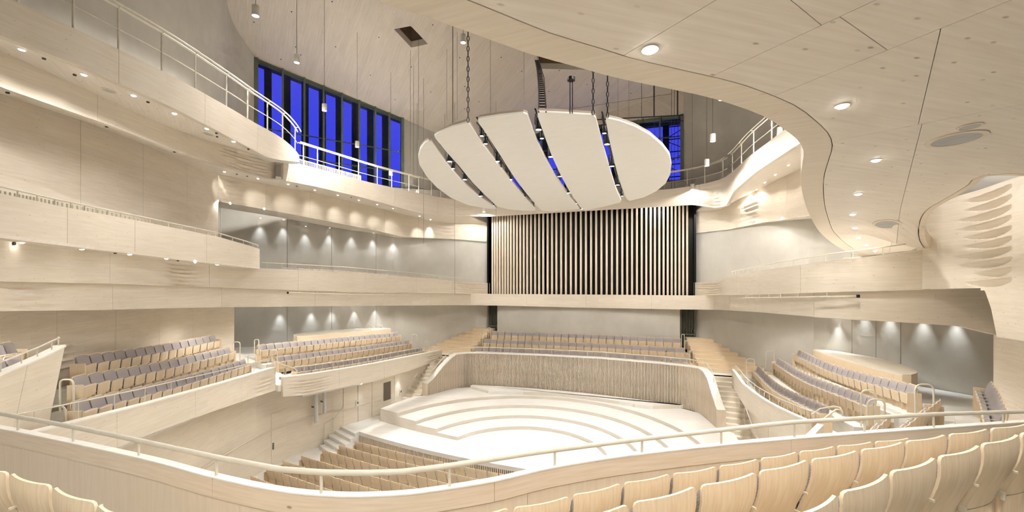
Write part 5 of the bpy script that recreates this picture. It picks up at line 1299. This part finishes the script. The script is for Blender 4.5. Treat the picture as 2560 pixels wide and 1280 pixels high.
for i, (x, y) in enumerate(((3.9, -16.6), (7.6, -15.6), (9.9, -13.0), (6.2, -18.6), (1.2, -18.6), (-1.8, -19.4))):   # unseen lamps added behind the camera to brighten our seats and parapet
    p = np.array((x, y, sof_z(x, y))); r = empty('recessed_downlight', p, 'added unseen downlight in our soffit behind the viewpoint, %s of that group' % ORD[i], 'downlight', 'recessed downlights')
    MB().lathe([(.056, 0), (.056, -.012), (.07, -.012), (.07, 0)], p, 16).build('ring', M['white'], r); MB().lathe([(.058, -.007), (0, -.007)], p, 16).build('face', M['lens'], r)
    spot(r, p - (0, 0, .05), K_DOWN * 3.6, NEUT, 150, .7, .05)
for x, y, rad, lb in ((2390, 347, .30, 'large round grey loudspeaker grille in our overhanging soffit'), (2425, 315, .12, 'small round white speaker ring in our overhanging soffit'), (2218, 560, .28, 'round grey grille seen edge-on in our overhanging soffit'), (272, 226, .16, 'round grey grille in the top left gallery soffit'), (521, 335, .17, 'second round grey grille in the top left gallery soffit')):
    disc_obj('ceiling_grille', x, y, rad, (M['rim'], M['speaker']), lb, 'grille', 'round ceiling grilles', .015, n=24)
SPR = [(110,145),(187,186),(19,230),(267,316),(370,254),(436,379),(541,332),(543,341),(621,372),(592,435),(618,440),(33,609),(288,632),(445,651),(742,465),(878,493)]
for i, (x, y) in enumerate(sorted(SPR)):
    disc_obj('sprinkler_head', x, y, .035, (M['wire'], M['black']), 'tiny dark sprinkler head on a left balcony soffit, %s from the left' % ORD[i], 'sprinkler', 'sprinkler heads', .03, n=8)
dots = [(635,55),(729,29),(739,117),(702,148),(752,137),(830,4),(926,188),(947,93),(1082,62),(1149,144),(1028,167),(1162,216),(1077,230),(1197,254),(1253,143),(1304,178),(1162,272),(1398,176),(1372,228),(1468,211),(1577,233),(839,117),(988,249)]
for i, (x, y) in enumerate(sorted(dots)):
    disc_obj('ceiling_outlet', x, y, .05, (M['white'], M['black']), 'tiny round black ceiling outlet, %s from the left' % ORD[i], 'outlet', 'small ceiling outlets', .01, n=8)
def up_z(x, y, z0):
    ok, loc, *_ = S.ray_cast(DG, Vector((x, y, z0)), Vector((0, 0, 1))); return loc.z - .012 if ok and loc.z - z0 < 4 else z0 + 1
# wall washers: recessed lamps at the heads of the concrete walls
def washer(uv, z, ref, label, k=1.0, fixed=False):
    nn = normals(uv)[0]; p = np.array((*(np.mean(np.array(uv), axis=0) - nn * .24), 0.0)); p[2] = z if fixed else up_z(p[0], p[1], z - .9)
    r = empty('wall_washer', p, label, 'downlight', 'wall washer lamps')
    MB().lathe([(.05, .04), (.055, 0), (.04, 0), (.04, .02)], p, 12).build('ring', M['white'], r); MB().lathe([(.042, .012), (0, .01)], p, 12).build('face', M['lens'], r)
    spot(r, p - (0, 0, .02), K_WASH * k, (.86, .93, 1.0), 54, 1.0, .05, (nn[0] * .05, nn[1] * .05, -1))
wl_, wr_ = spline([(-17.6, -.7), CORN], 60), spline([(17.6, -.7), (12.06, 7.7)], 60)
for i, px in enumerate((700, 780, 835, 890, 945)):
    k = int(frac_px(wl_, px) * 58); washer([wl_[k], wl_[k + 1]], 6.55, None, 'recessed washer lamp over the left concrete wall below the ring, %s from the left' % ORD[i])
for i, px in enumerate((2090, 2155, 2215, 2300, 2380)):
    k = int(frac_px(wr_, px) * 58); washer([wr_[k], wr_[k + 1]], 6.55, None, 'recessed washer lamp over the right concrete wall below the ring, %s from the left' % ORD[i])
for i, px in enumerate((655, 708, 770, 830, 885, 935, 985)):
    k = int(min(frac_px(wl_, px) * 58, 58)); washer([wl_[k], wl_[k + 1]], 11.15 + (.5 if px < 720 else .2), None, 'recessed washer lamp over the left concrete wall above the ring, %s from the left' % ORD[i])

# unseen downlights added in the underside of the ring to brighten the terraces
for s_, side in ((-1, 'left'), (1, 'right')):
    for i, (x, y, z) in enumerate(((10.4, 6.2, 6.45), (10.4, 3.4, 6.6), (10.6, .6, 6.75), (10.9, -2.0, 6.9), (10.6, -5.0, 7.0), (9.2, -8.0, 7.0))):
        if i > (3 if s_ > 0 else 4): continue
        p = np.array((s_ * x, y, up_z(s_ * x, y, z - .8))); r = empty('recessed_downlight', p, 'added unseen downlight under the ring over the %s terrace, %s from the organ' % (side, ORD[i]), 'downlight', 'recessed downlights')
        MB().lathe([(.04, 0), (.04, -.012), (.05, -.012), (.05, 0)], p, 12).build('ring', M['white'], r); MB().lathe([(.042, -.007), (0, -.007)], p, 12).build('face', M['lens'], r)
        spot(r, p - (0, 0, .04), K_DOWN * 2.8, NEUT, 150, .6, .05)

for path, pxs, side in ((swl, (995, 893), 'left'), (swr, (1880,), 'right')):
    for i, px in enumerate(sorted(pxs)):
        k = int(min(frac_px(path, px) * 88, 88)); washer([path[k], path[k + 1]], 2.85 if px > 700 else 3.3, None, 'recessed washer lamp over the %s stage side wall, %s from the left' % (side, ORD[i]), .8, True)
p = np.array((-6.7, -13.3, 8.6)); p[2] = up_z(-6.7, -13.3, 7.4)  # unseen lamp added to brighten the far left block and its seats
r = empty('recessed_downlight', p, 'added unseen downlight above the rounded balcony block at far left', 'downlight', 'recessed downlights')
MB().lathe([(.04, 0), (.04, -.012), (.05, -.012), (.05, 0)], p, 12).build('ring', M['white'], r); MB().lathe([(.042, -.007), (0, -.007)], p, 12).build('face', M['lens'], r)
spot(r, p - (0, 0, .04), K_DOWN * 2.5, NEUT, 150, .6, .05)
